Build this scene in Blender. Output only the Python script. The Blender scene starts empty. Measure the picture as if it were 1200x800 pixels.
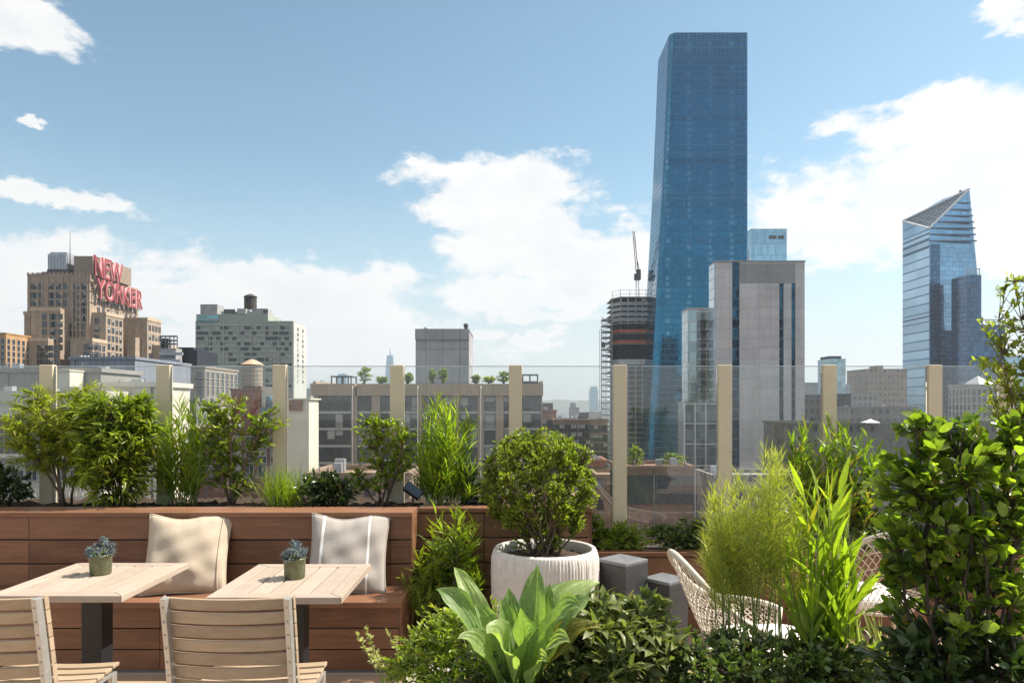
import bpy, math, random
import numpy as np
from mathutils import Vector, Matrix

random.seed(7)
R = math.radians
scene = bpy.context.scene
COL = scene.collection

# ------------------------------------------------------------------ camera, sky, sun, exposure
F = 833.0            # focal length in pixels of a 1200 px wide picture
HZ = 475.0           # row of the horizon
EYE = 1.67
def P(px, py, Y):
    return Vector(((px - 600) / F * Y, Y, EYE + (HZ - py) / F * Y))
def PX(px, Y): return (px - 600) / F * Y
def PZ(py, Y): return EYE + (HZ - py) / F * Y

cam_data = bpy.data.cameras.new("camera")
cam = bpy.data.objects.new("camera", cam_data)
COL.objects.link(cam)
cam.location = (0, 0, EYE)
cam.rotation_euler = (R(90), 0, 0)
cam_data.sensor_width = 36
cam_data.lens = F * 36 / 1200
cam_data.shift_y = 75 / 1200
cam_data.clip_start = 0.05
cam_data.clip_end = 40000
scene.camera = cam

SUN_AZ, SUN_EL = 75.0, 50.0      # degrees clockwise from +Y, and above the horizon
sx, sy, sz = math.sin(R(SUN_AZ)) * math.cos(R(SUN_EL)), math.cos(R(SUN_AZ)) * math.cos(R(SUN_EL)), math.sin(R(SUN_EL))
sun_data = bpy.data.lights.new("sun", 'SUN')
sun = bpy.data.objects.new("sun", sun_data)
COL.objects.link(sun)
sun.rotation_euler = Vector((sx, sy, sz)).to_track_quat('Z', 'Y').to_euler()
sun_data.energy = 5.0
sun_data.angle = R(0.5)
sun_data.color = (1.0, 0.93, 0.82)

scene.view_settings.view_transform = 'Standard'
scene.view_settings.look = 'None'
scene.view_settings.gamma = 1
scene.view_settings.exposure = 0.85
scene.view_settings.use_curve_mapping = False

world = bpy.data.worlds.new("World")
scene.world = world
world.use_nodes = True

class NT:
    """small node-tree writer"""
    def __init__(s, tree): s.t = tree; s.t.nodes.clear()
    def n(s, typ, **kw):
        nd = s.t.nodes.new(typ)
        for k, v in kw.items(): setattr(nd, k, v)
        return nd
    def l(s, a, b): s.t.links.new(a, b)
    def put(s, sock, v):
        if isinstance(v, bpy.types.NodeSocket): s.l(v, sock)
        elif v is not None: sock.default_value = v
    def m(s, op, a, b=None, c=None, clamp=False):
        nd = s.n('ShaderNodeMath', operation=op, use_clamp=clamp)
        for i, v in enumerate((a, b, c)):
            if v is not None: s.put(nd.inputs[i], v)
        return nd.outputs[0]
    def vm(s, op, a, b=None):
        nd = s.n('ShaderNodeVectorMath', operation=op)
        s.put(nd.inputs[0], a)
        if b is not None: s.put(nd.inputs[1], b)
        return nd.outputs[0]
    def mixc(s, f, a, b, blend='MIX'):
        nd = s.n('ShaderNodeMix', data_type='RGBA', blend_type=blend)
        s.put(nd.inputs[0], f)
        for i, v in ((6, a), (7, b)):
            if isinstance(v, (tuple, list)) and len(v) == 3: v = (*v, 1)
            s.put(nd.inputs[i], v)
        return nd.outputs[2]
    def noise(s, vec, scale, detail=4, rough=.55, out=0, dist=0):
        nd = s.n('ShaderNodeTexNoise')
        if vec is not None: s.l(vec, nd.inputs['Vector'])
        nd.inputs['Scale'].default_value = scale
        nd.inputs['Detail'].default_value = detail
        nd.inputs['Roughness'].default_value = rough
        nd.inputs['Distortion'].default_value = dist
        return nd.outputs[out]
    def rng(s, v, a, b, c=0., d=1., smooth=False):
        nd = s.n('ShaderNodeMapRange', interpolation_type='SMOOTHSTEP' if smooth else 'LINEAR')
        s.put(nd.inputs[0], v)
        for i, q in enumerate((a, b, c, d)): nd.inputs[i + 1].default_value = q
        return nd.outputs[0]
    def sep(s, v):
        nd = s.n('ShaderNodeSeparateXYZ'); s.l(v, nd.inputs[0]); return nd.outputs
    def comb(s, x, y, z):
        nd = s.n('ShaderNodeCombineXYZ')
        for i, v in enumerate((x, y, z)): s.put(nd.inputs[i], v)
        return nd.outputs[0]
    def bump(s, h, strength=.3, dist=.01):
        nd = s.n('ShaderNodeBump'); nd.inputs['Strength'].default_value = strength
        nd.inputs['Distance'].default_value = dist; s.l(h, nd.inputs['Height']); return nd.outputs[0]

def make_world():
    t = NT(world.node_tree)
    sky = t.n('ShaderNodeTexSky', sky_type='NISHITA', sun_disc=False)
    sky.sun_elevation = R(SUN_EL); sky.sun_rotation = R(SUN_AZ)
    sky.altitude = 60; sky.air_density = 1.0; sky.dust_density = 0.35; sky.ozone_density = 1.5
    tc = t.n('ShaderNodeTexCoord')
    d = tc.outputs['Generated']
    x, y, z = t.sep(d)
    az = t.m('ARCTAN2', x, y)
    el = t.m('ARCTAN2', z, t.m('SQRT', t.m('ADD', t.m('MULTIPLY', x, x), t.m('MULTIPLY', y, y))))
    sv = t.vm('MULTIPLY', d, (1, 1, 1.9))
    for sc_, am in ((7, .17), (26, .045)):
        w1 = t.n('ShaderNodeTexNoise'); t.l(sv, w1.inputs['Vector']); w1.inputs['Scale'].default_value = sc_; w1.inputs['Detail'].default_value = 7; w1.inputs['Roughness'].default_value = .6
        wr, wg, wb_ = t.sep(w1.outputs['Color'])
        az = t.m('ADD', az, t.m('MULTIPLY', t.m('SUBTRACT', wr, .5), am)); el = t.m('ADD', el, t.m('MULTIPLY', t.m('SUBTRACT', wg, .5), am * .5))
    # cumulus banks, by compass bearing and height above the horizon
    blobs = [(15, 30, 95, 42), (60, 236, 130, 17), (30, 141, 24, 11), (40, 320, 130, 60), (300, 352, 330, 62),
             (200, 400, 420, 45), (590, 225, 135, 42), (660, 300, 175, 72), (560, 250, 110, 40), (640, 375, 75, 9), (632, 397, 36, 9),
             (425, 384, 45, 6), (560, 393, 36, 7), (1110, 215, 260, 95), (960, 268, 140, 62), (1060, 150, 110, 45),
             (1195, 10, 60, 26), (640, 345, 160, 40), (760, 330, 160, 50), (1190, 270, 120, 80), (512, 193, 16, 6),
             (1020, 280, 160, 50)]
    mask = None
    for px, py, rx, ry in blobs:
        u, v = (px - 600) / F, (HZ - py) / F
        a0 = math.atan(u); h = math.sqrt(1 + u * u); e0 = math.atan(v / h)
        sa = rx / F / (1 + u * u); se = ry / F / h / (1 + (v / h) ** 2)
        da = t.m('DIVIDE', t.m('SUBTRACT', az, a0), sa)
        de = t.m('DIVIDE', t.m('SUBTRACT', el, e0), se)
        r = t.m('SQRT', t.m('ADD', t.m('MULTIPLY', da, da), t.m('MULTIPLY', de, de)))
        b = t.m('SUBTRACT', 1.0, r)
        mask = b if mask is None else t.m('MAXIMUM', mask, b)
    # unseen cloud added behind and overhead as fill; low gap clear for tower reflections
    ab = t.m('ABSOLUTE', az)
    back = t.m('MAXIMUM', t.rng(ab, 1.1, 1.5), t.rng(el, .74, .92))
    gap = t.m('MULTIPLY', t.rng(ab, 2.2, 2.5), t.rng(el, .62, .5))
    bk = t.m('SUBTRACT', t.m('MULTIPLY', back, 1.5), t.m('ADD', t.m('MULTIPLY', gap, 1.3), .92))
    mask = t.m('MAXIMUM', mask, bk)
    mask = t.m('MAXIMUM', t.m('MINIMUM', mask, 0.7), -0.8)
    n1 = t.noise(sv, 6.5, 11, .64, dist=.25)
    n2 = t.noise(sv, 17, 6, .6)
    nn = t.m('ADD', t.m('MULTIPLY', t.m('SUBTRACT', n1, .5), 2.6), t.m('MULTIPLY', t.m('SUBTRACT', n2, .5), .9))
    dens = t.rng(t.m('ADD', mask, nn), -.05, .38, 0, 1, True)
    dens = t.m('MULTIPLY', dens, t.rng(n2, .2, .55, .75, 1.0))
    n3 = t.noise(t.vm('ADD', sv, (3.1, 1.7, .4)), 4.2, 5, .55)
    shade = t.m('MULTIPLY', t.rng(n3, .42, .68), t.rng(t.m('ADD', mask, nn), .25, .8))
    ccol = t.mixc(t.m('MULTIPLY', shade, .75), (4.6, 4.6, 4.56), (3.75, 3.85, 4.0))
    skyc = t.mixc(1.0, sky.outputs[0], (SKY_R, SKY_G, SKY_B), 'MULTIPLY')
    # thin white haze low in the air
    lowf = t.m('MULTIPLY', t.rng(el, .0, .34, 1, 0, True), .62)
    skyc = t.mixc(lowf, skyc, (3.4, 3.65, 3.8))
    skyc = t.mixc(t.m('MULTIPLY', t.rng(el, .0, .20, 1, 0, True), .75), skyc, (3.25, 3.45, 3.6))
    c = t.mixc(dens, skyc, ccol)
    bg = t.n('ShaderNodeBackground'); bg.inputs['Strength'].default_value = 0.121
    t.l(c, bg.inputs['Color'])
    out = t.n('ShaderNodeOutputWorld'); t.l(bg.outputs[0], out.inputs[0])

SKY_R, SKY_G, SKY_B = 0.75, 0.845, 0.735
make_world()
world.cycles.sampling_method = 'MANUAL'
world.cycles.sample_map_resolution = 512
scene.cycles.max_bounces = 8
scene.cycles.transparent_max_bounces = 24
scene.cycles.use_denoising = True
scene.cycles.sample_clamp_indirect = 6

# ------------------------------------------------------------------ object helpers
def wloc(o):
    v = Vector((0, 0, 0))
    while o is not None:
        v += o.location; o = o.parent
    return v
def tag(o, label=None, cat=None, group=None, kind=None):
    for k, v in (('label', label), ('category', cat), ('group', group), ('kind', kind)):
        if v: o[k] = v
    return o
def thing(name, label, cat, loc=(0, 0, 0), group=None, rz=0):
    o = bpy.data.objects.new(name, None); COL.objects.link(o)
    o.location = loc; o.rotation_euler.z = rz; o.empty_display_size = .1
    return tag(o, label, cat, group)

class MB:
    """collects solids into one mesh (world coordinates unless built with local=True)"""
    def __init__(s): s.v = []; s.f = []; s.mi = []; s.t = []; s.sm = []
    def add(s, vs, fs, mi=0, tint=None, smooth=False):
        b = len(s.v); tint = random.random() if tint is None else tint
        s.v += [tuple(q) for q in vs]; s.t += [tint] * len(vs)
        s.f += [[i + b for i in f] for f in fs]; s.mi += [mi] * len(fs); s.sm += [smooth] * len(fs)
        return s
    def box(s, x0, x1, y0, y1, z0, z1, mi=0, tint=None):
        vs = [(x0,y0,z0),(x1,y0,z0),(x1,y1,z0),(x0,y1,z0),(x0,y0,z1),(x1,y0,z1),(x1,y1,z1),(x0,y1,z1)]
        return s.add(vs, [(3,2,1,0),(4,5,6,7),(0,1,5,4),(1,2,6,5),(2,3,7,6),(3,0,4,7)], mi, tint)
    def obox(s, M, hx, hy, hz, mi=0, tint=None):
        vs = [M @ Vector((a*hx, b*hy, c*hz)) for c in (-1, 1) for a, b in ((-1,-1),(1,-1),(1,1),(-1,1))]
        return s.add(vs, [(3,2,1,0),(4,5,6,7),(0,1,5,4),(1,2,6,5),(2,3,7,6),(3,0,4,7)], mi, tint)
    def bar(s, a, b, w, h, mi=0, tint=None):
        a, b = Vector(a), Vector(b); d = b - a
        q = d.to_track_quat('X', 'Z').to_matrix().to_4x4()
        return s.obox(Matrix.Translation((a + b) / 2) @ q, d.length / 2, w / 2, h / 2, mi, tint)
    def prism(s, poly, z0, z1, mi=0, tint=None):
        n = len(poly)
        vs = [(x, y, z0) for x, y in poly] + [(x, y, z1) for x, y in poly]
        fs = [tuple(range(n - 1, -1, -1)), tuple(range(n, 2 * n))] + [(i, (i+1) % n, n + (i+1) % n, n + i) for i in range(n)]
        return s.add(vs, fs, mi, tint)
    def loft(s, rings, mi=0, tint=None, cap=True, smooth=False):
        n = len(rings[0]); vs = [q for r in rings for q in r]; fs = []
        for k in range(len(rings) - 1):
            for i in range(n):
                fs.append((k*n+i, k*n+(i+1) % n, (k+1)*n+(i+1) % n, (k+1)*n+i))
        if cap: fs += [tuple(range(n - 1, -1, -1)), tuple(range((len(rings)-1)*n, len(rings)*n))]
        return s.add(vs, fs, mi, tint, smooth)
    def lathe(s, c, prof, n=24, mi=0, tint=None, smooth=True, fn=None):
        rings = []
        for r, z in prof:
            rings.append([(c[0] + (r + (fn(a, z) if fn and r > .01 else 0)) * math.cos(a), c[1] + (r + (fn(a, z) if fn and r > .01 else 0)) * math.sin(a), c[2] + z)
                          for a in (2 * math.pi * i / n for i in range(n))])
        return s.loft(rings, mi, tint, True, smooth)
    def tube(s, pts, r, n=6, mi=0, tint=None, closed=False, cap=True):
        pts = [Vector(p) for p in pts]; m = len(pts); rings = []
        rr = r if isinstance(r, (list, tuple)) else [r] * m
        ref = None
        for i, p in enumerate(pts):
            d = (pts[min(i+1, m-1)] - pts[max(i-1, 0)])
            if closed: d = pts[(i+1) % m] - pts[(i-1) % m]
            if d.length < 1e-9: d = Vector((0, 0, 1))
            d.normalize()
            if ref is None: ref = d.orthogonal().normalized()
            ref = (ref - d * ref.dot(d))
            ref = ref.normalized() if ref.length > 1e-6 else d.orthogonal().normalized()
            b = d.cross(ref)
            rings.append([p + (ref * math.cos(a) + b * math.sin(a)) * rr[i] for a in (2 * math.pi * k / n for k in range(n))])
        if closed: rings.append(rings[0])
        return s.loft(rings, mi, tint, cap and not closed, True)
    def build(s, name, mats, parent=None, bevel=0, local=False, seg=2):
        me = bpy.data.meshes.new(name)
        off = Vector((0, 0, 0)) if (local or parent is None) else wloc(parent)
        vs = s.v if off.length == 0 else [(x - off.x, y - off.y, z - off.z) for x, y, z in s.v]
        me.from_pydata(vs, [], s.f)
        for m in (mats if isinstance(mats, (list, tuple)) else [mats]): me.materials.append(m)
        me.polygons.foreach_set('material_index', s.mi)
        me.polygons.foreach_set('use_smooth', s.sm)
        me.attributes.new('tint', 'FLOAT', 'POINT').data.foreach_set('value', s.t)
        me.update()
        o = bpy.data.objects.new(name, me); COL.objects.link(o)
        if parent is not None: o.parent = parent
        if bevel:
            b = o.modifiers.new('bevel', 'BEVEL'); b.width = bevel; b.segments = seg; b.limit_method = 'ANGLE'; b.angle_limit = R(40)
        return o
def nobj(name, V, FL, mat, parent=None, tint=None, smooth=False):
    """numpy arrays -> one mesh object; FL is a list of (n, k) face index arrays"""
    off = np.array(wloc(parent)) if parent is not None else np.zeros(3)
    V = np.asarray(V, dtype=np.float64) - off
    me = bpy.data.meshes.new(name)
    me.vertices.add(len(V)); me.vertices.foreach_set('co', V.astype(np.float32).ravel())
    li = np.concatenate([f.ravel() for f in FL]).astype(np.int32)
    tot = np.concatenate([np.full(len(f), f.shape[1]) for f in FL]).astype(np.int32)
    st = np.concatenate([[0], np.cumsum(tot)[:-1]]).astype(np.int32)
    me.loops.add(len(li)); me.loops.foreach_set('vertex_index', li)
    me.polygons.add(len(tot)); me.polygons.foreach_set('loop_start', st); me.polygons.foreach_set('loop_total', tot)
    if smooth: me.polygons.foreach_set('use_smooth', np.ones(len(tot), dtype=bool))
    me.materials.append(mat)
    if tint is not None:
        me.attributes.new('tint', 'FLOAT', 'POINT').data.foreach_set('value', np.asarray(tint, dtype=np.float32))
    me.update(); me.validate()
    o = bpy.data.objects.new(name, me); COL.objects.link(o)
    if parent is not None: o.parent = parent
    return o
def copy_tree(o, parent=None):
    c = o.copy(); COL.objects.link(c)
    if parent is not None: c.parent = parent
    for ch in list(o.children): copy_tree(ch, c)
    return c

# ------------------------------------------------------------------ materials
def mat(name):
    m = bpy.data.materials.new(name); m.use_nodes = True
    t = NT(m.node_tree)
    out = t.n('ShaderNodeOutputMaterial'); b = t.n('ShaderNodeBsdfPrincipled'); t.l(b.outputs[0], out.inputs[0])
    return m, t, b, out
def tintnode(t):
    a = t.n('ShaderNodeAttribute'); a.attribute_name = 'tint'; return a.outputs['Fac']
def plain(name, c, rough=.6, metal=0, var=.12, scale=8, bump=.0, spec=.5, tvar=.0):
    m, t, b, out = mat(name)
    tc = t.n('ShaderNodeTexCoord'); o = tc.outputs['Object']
    n = t.noise(o, scale, 5, .6)
    f = t.rng(n, .3, .7, 1 - var, 1 + var)
    if tvar: f = t.m('MULTIPLY', f, t.rng(tintnode(t), 0, 1, 1 - tvar, 1 + tvar))
    col = t.vm('MULTIPLY', (c[0], c[1], c[2]), t.comb(f, f, f))
    t.l(col, b.inputs['Base Color'])
    b.inputs['Roughness'].default_value = rough; b.inputs['Metallic'].default_value = metal
    b.inputs['Specular IOR Level'].default_value = spec
    if bump: t.l(t.bump(t.noise(o, scale * 4, 4, .6), bump, .02), b.inputs['Normal'])
    return m
def wood(name, c0, c1, axis=0, rough=.5, grain=1.0, spec=.4, tv=.5):
    m, t, b, out = mat(name)
    tc = t.n('ShaderNodeTexCoord'); o = tc.outputs['Object']
    ti = tintnode(t)
    sc = [14 * grain, 14 * grain, 14 * grain]; sc[axis] = .9 * grain
    v = t.vm('ADD', t.vm('MULTIPLY', o, tuple(sc)), t.comb(t.m('MULTIPLY', ti, 37), t.m('MULTIPLY', ti, 91), t.m('MULTIPLY', ti, 53)))
    n = t.noise(v, 2.2, 6, .65, dist=1.2)
    fine = t.noise(t.vm('MULTIPLY', v, (1, 1, 1)), 11, 3, .6)
    f = t.m('ADD', t.m('ADD', t.m('MULTIPLY', n, .62), t.m('MULTIPLY', fine, .26)), t.m('MULTIPLY', t.m('SUBTRACT', ti, .5), tv), clamp=True)
    col = t.mixc(t.rng(f, .12, .7), c0, c1)
    w = t.noise(t.vm('MULTIPLY', o, (1.0, 1.0, 2.2)), 2.3, 6, .65)      # weathering
    col = t.mixc(t.rng(w, .46, .72, 0, .45), col, (c1[0] * 1.2, c1[1] * 1.15, c1[2] * 1.2))
    t.l(col, b.inputs['Base Color'])
    b.inputs['Roughness'].default_value = rough; b.inputs['Specular IOR Level'].default_value = spec
    t.l(t.bump(t.m('ADD', n, fine), .25, .004), b.inputs['Normal'])
    return m
def leafmat(name, dark, light, trans=.42, rough=.42, spec=.45, tr=(1.5, 1.75, .55)):
    m, t, b, out = mat(name)
    ti = tintnode(t)
    tc = t.n('ShaderNodeTexCoord')
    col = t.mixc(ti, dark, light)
    h = t.m('FRACT', t.m('MULTIPLY', ti, 173.7))
    col = t.mixc(t.m('MULTIPLY', t.m('LESS_THAN', h, .035), .7), col, (.30, .22, .05))
    n = t.noise(tc.outputs['Object'], 60, 3, .6)
    col = t.mixc(1, col, t.comb(*(t.rng(n, .3, .7, .8, 1.2),) * 3), 'MULTIPLY')
    t.l(col, b.inputs['Base Color'])
    b.inputs['Roughness'].default_value = rough; b.inputs['Specular IOR Level'].default_value = spec
    tl = t.n('ShaderNodeBsdfTranslucent')
    t.l(t.vm('MULTIPLY', col, tr), tl.inputs['Color'])
    mx = t.n('ShaderNodeMixShader'); mx.inputs[0].default_value = trans
    t.l(b.outputs[0], mx.inputs[1]); t.l(tl.outputs[0], mx.inputs[2]); t.l(mx.outputs[0], out.inputs[0])
    return m
def uvfacade(t):
    """metres along an axis-aligned facade and up it"""
    tc = t.n('ShaderNodeTexCoord'); x, y, z = t.sep(tc.outputs['Object'])
    ge = t.n('ShaderNodeNewGeometry'); nx, ny, nz = t.sep(ge.outputs['True Normal'])
    side = t.m('GREATER_THAN', t.m('ABSOLUTE', nx), .7)
    u = t.m('ADD', t.m('MULTIPLY', y, side), t.m('MULTIPLY', x, t.m('SUBTRACT', 1.0, side)))
    flat = t.m('LESS_THAN', t.m('ABSOLUTE', nz), .5)
    return u, z, flat, tc.outputs['Object']
def cell(t, u, p, off=0):
    q = t.m('ADD', t.m('DIVIDE', u, p), off + 500.0)
    return t.m('FLOOR', q), t.m('SUBTRACT', t.m('FRACT', q), .5)
def curtain(name, glass, line, pu, pv, metal=.85, rough=.06, mull=.08, slab=.16, var=.35, wob=.02, colstripe=0, lined=(.3,.35,.4), spandrel=0, spcol=None):
    """curtain wall: reflective panes in a grid of mullions and floor lines"""
    m, t, b, out = mat(name)
    u, v, flat, o = uvfacade(t)
    cu, fu = cell(t, u, pu); cv, fv = cell(t, v, pv)
    wn = t.n('ShaderNodeTexWhiteNoise', noise_dimensions='2D'); t.l(t.comb(cu, cv, 0), wn.inputs['Vector'])
    r = wn.outputs['Value']
    isl = t.m('MAXIMUM', t.m('GREATER_THAN', t.m('ABSOLUTE', fu), .5 - mull / 2), t.m('GREATER_THAN', t.m('ABSOLUTE', fv), .5 - slab / 2))
    f = t.rng(r, 0, 1, 1 - var, 1 + var)
    big = t.noise(o, .02, 3, .5); f = t.m('MULTIPLY', f, t.rng(big, .3, .7, .85, 1.15))
    wr = t.n('ShaderNodeTexWhiteNoise', noise_dimensions='1D'); t.l(cv, wr.inputs['W'])
    f = t.m('MULTIPLY', f, t.rng(wr.outputs['Value'], 0, 1, .88, 1.12))
    g = t.vm('MULTIPLY', glass, t.comb(f, f, f))
    if spandrel:
        sp = t.m('LESS_THAN', fv, -.5 + spandrel)
        g = t.mixc(sp, g, spcol)
    if colstripe:
        c2, f2 = cell(t, u, colstripe)
        on = t.m('MULTIPLY', t.m('LESS_THAN', t.m('ABSOLUTE', f2), .09), t.m('GREATER_THAN', r, .35))
        on = t.m('MULTIPLY', on, t.m('LESS_THAN', t.m('ABSOLUTE', fv), .3))
        g = t.mixc(t.m('MULTIPLY', on, .22), g, (.5, .6, .66))
    c = t.mixc(isl, g, lined if line is None else line)
    t.l(c, b.inputs['Base Color'])
    t.l(t.m('MULTIPLY', t.m('SUBTRACT', 1.0, t.m('MULTIPLY', isl, .6)), metal), b.inputs['Metallic'])
    t.l(t.m('ADD', t.m('MULTIPLY', isl, .35), rough), b.inputs['Roughness'])
    # every pane sits a hair out of true
    w3 = t.n('ShaderNodeTexWhiteNoise', noise_dimensions='2D'); t.l(t.comb(cv, cu, 0), w3.inputs['Vector'])
    wv = t.vm('MULTIPLY', t.vm('SUBTRACT', w3.outputs['Color'], (.5, .5, .5)), (wob, wob, wob))
    ge = t.n('ShaderNodeNewGeometry')
    t.l(t.vm('NORMALIZE', t.vm('ADD', ge.outputs['Normal'], wv)), b.inputs['Normal'])
    return m
def masonry(name, wall, glass, pu, pv, wu=.5, wv=.5, var=.15, band=None, dead=.1):
    """far facade: punched windows in a wall, for buildings too far off for window objects"""
    m, t, b, out = mat(name)
    u, v, flat, o = uvfacade(t)
    cu, fu = cell(t, u, pu); cv, fv = cell(t, v, pv)
    wn = t.n('ShaderNodeTexWhiteNoise', noise_dimensions='2D'); t.l(t.comb(cu, cv, 0), wn.inputs['Vector'])
    r = wn.outputs['Value']
    win = t.m('MULTIPLY', t.m('LESS_THAN', t.m('ABSOLUTE', fu), wu / 2), t.m('LESS_THAN', t.m('ABSOLUTE', fv), wv / 2))
    win = t.m('MULTIPLY', t.m('MULTIPLY', win, flat), t.m('GREATER_THAN', r, dead))
    n = t.noise(o, .35, 5, .6); f = t.rng(n, .3, .7, 1 - var, 1 + var)
    w = t.vm('MULTIPLY', wall, t.comb(f, f, f))
    g = t.mixc(t.rng(r, .6, 1, 0, .6), glass, (.35, .36, .36))
    t.l(t.mixc(win, w, g), b.inputs['Base Color'])
    t.l(t.rng(win, 0, 1, .85, .12), b.inputs['Roughness'])
    return m
def brickwall(name, c, var=.2, line=.8):
    m, t, b, out = mat(name)
    u, v, flat, o = uvfacade(t)
    n = t.noise(o, .45, 6, .65); f = t.rng(n, .3, .7, 1 - var, 1 + var)
    n2 = t.noise(t.vm('MULTIPLY', o, (.6, .6, .06)), 1, 4, .6); f = t.m('MULTIPLY', f, t.rng(n2, .35, .7, 1.1, .86))
    br = t.n('ShaderNodeTexBrick'); t.l(t.comb(u, v, 0), br.inputs['Vector'])
    br.inputs['Scale'].default_value = 2.2; br.inputs['Mortar Size'].default_value = .02
    br.inputs['Color1'].default_value = (1, 1, 1, 1); br.inputs['Color2'].default_value = (.82, .8, .78, 1); br.inputs['Mortar'].default_value = (line, line, line, 1)
    col = t.vm('MULTIPLY', t.vm('MULTIPLY', c, t.comb(f, f, f)), br.outputs['Color'])
    t.l(col, b.inputs['Base Color']); b.inputs['Roughness'].default_value = .9
    return m
def panelwall(name, c, pu, pv, joint=.03, var=.1, jd=.55, rough=.7):
    m, t, b, out = mat(name)
    u, v, flat, o = uvfacade(t)
    cu, fu = cell(t, u, pu); cv, fv = cell(t, v, pv)
    wn = t.n('ShaderNodeTexWhiteNoise', noise_dimensions='2D'); t.l(t.comb(cu, cv, 0), wn.inputs['Vector'])
    isl = t.m('MAXIMUM', t.m('GREATER_THAN', t.m('ABSOLUTE', fu), .5 - joint / pu), t.m('GREATER_THAN', t.m('ABSOLUTE', fv), .5 - joint / pv))
    f = t.m('MULTIPLY', t.rng(wn.outputs['Value'], 0, 1, 1 - var, 1 + var), t.rng(t.noise(o, .15, 5, .6), .3, .7, .9, 1.1))
    f = t.m('MULTIPLY', f, t.rng(t.noise(t.vm('MULTIPLY', o, (.8, .8, .05)), 1, 4, .6), .35, .7, 1.06, .9))
    f = t.m('MULTIPLY', f, t.m('SUBTRACT', 1.0, t.m('MULTIPLY', isl, 1 - jd)))
    t.l(t.vm('MULTIPLY', c, t.comb(f, f, f)), b.inputs['Base Color']); b.inputs['Roughness'].default_value = rough
    return m

M = {}
M['ipe'] = wood('ipe_wood', (.062, .026, .014), (.255, .125, .068), 0, .45, 1, .4, .38)
M['ipe_y'] = wood('ipe_wood_across', (.062, .026, .014), (.255, .125, .068), 1, .45, 1, .4, .38)
M['teak_x'] = wood('pale_teak', (.27, .19, .12), (.44, .34, .235), 0, .55, 1.4, .3, .35)
M['table_y'] = wood('whitewashed_teak', (.30, .24, .19), (.45, .37, .30), 1, .5, 1.4, .3, .3)
M['table_x'] = wood('whitewashed_teak_frame', (.30, .24, .19), (.45, .37, .30), 0, .5, 1.4, .3, .3)
M['alu'] = plain('brushed_aluminium', (.56, .55, .52), .38, .65, .08, 20)
M['bolt'] = plain('steel_bolt', (.3, .3, .3), .3, .9)
M['black'] = plain('black_powdercoat', (.018, .019, .022), .38, .0, .15, 30)
M['soil'] = plain('dark_soil', (.075, .045, .028), .95, 0, .6, 40, .8)
M['deck'] = wood('deck_wood', (.24, .16, .10), (.46, .33, .23), 0, .6)
M['post'] = plain('cream_post_paint', (.58, .50, .36), .5, 0, .05, 6)
M['steel'] = plain('steel_edge', (.55, .57, .58), .25, .9)
M['bronze'] = plain('green_bronze', (.14, .15, .085), .42, .45, .35, 30, .15)
M['plinth'] = plain('grey_slate_plinth', (.042, .044, .048), .5, 0, .22, 12, .1)
M['plinth_top'] = plain('sunlit_plinth_top', (.17, .175, .185), .4, 0, .2, 12)  # paler than the body: sunlight on the tops put into the colour
M['wire'] = plain('ivory_wicker', (.58, .51, .42), .6, 0, .1, 40)
M['cushion'] = plain('white_cushion', (.74, .72, .69), .85, 0, .05, 10, .1)
M['bark'] = plain('grey_brown_bark', (.13, .095, .065), .85, 0, .4, 30, .4)
M['darkstem'] = plain('dark_stem', (.06, .045, .03), .8, 0, .4, 40)
M['greenstem'] = plain('green_stem', (.16, .22, .05), .6, 0, .3, 40)
M['asphalt'] = plain('city_asphalt', (.06, .06, .062), .9, 0, .3, .02)
M['hill'] = plain('far_hills', (.06, .08, .06), .95, 0, .3, .003)
M['concrete'] = plain('raw_concrete', (.36, .35, .33), .85, 0, .15, .6)
M['roofgrey'] = plain('roof_membrane', (.30, .30, .30), .9, 0, .2, .5)
M['roofdark'] = plain('dark_roof', (.10, .10, .105), .8, 0, .25, .6)
M['metalgrey'] = plain('galvanised_metal', (.38, .40, .43), .5, .4, .15, .8)
M['cream'] = plain('cream_render', (.62, .56, .47), .85, 0, .08, .4, .1)
M['winglass'] = plain('window_glass', (.035, .042, .05), .06, 0, .3, .3, 0, .8)
M['winframe'] = plain('window_frame', (.42, .40, .37), .6, 0, .1, 1)
M['winframe_dark'] = plain('dark_window_frame', (.10, .10, .11), .5, .3, .1, 1)
M['curtaincloth'] = plain('window_blind', (.36, .35, .33), .8, 0, .2, .6)
M['tankwood'] = wood('weathered_tank_wood', (.17, .135, .105), (.36, .31, .26), 2, .85, .12)
M['tankdark'] = plain('dark_tank', (.05, .045, .042), .8, 0, .3, .8)

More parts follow.
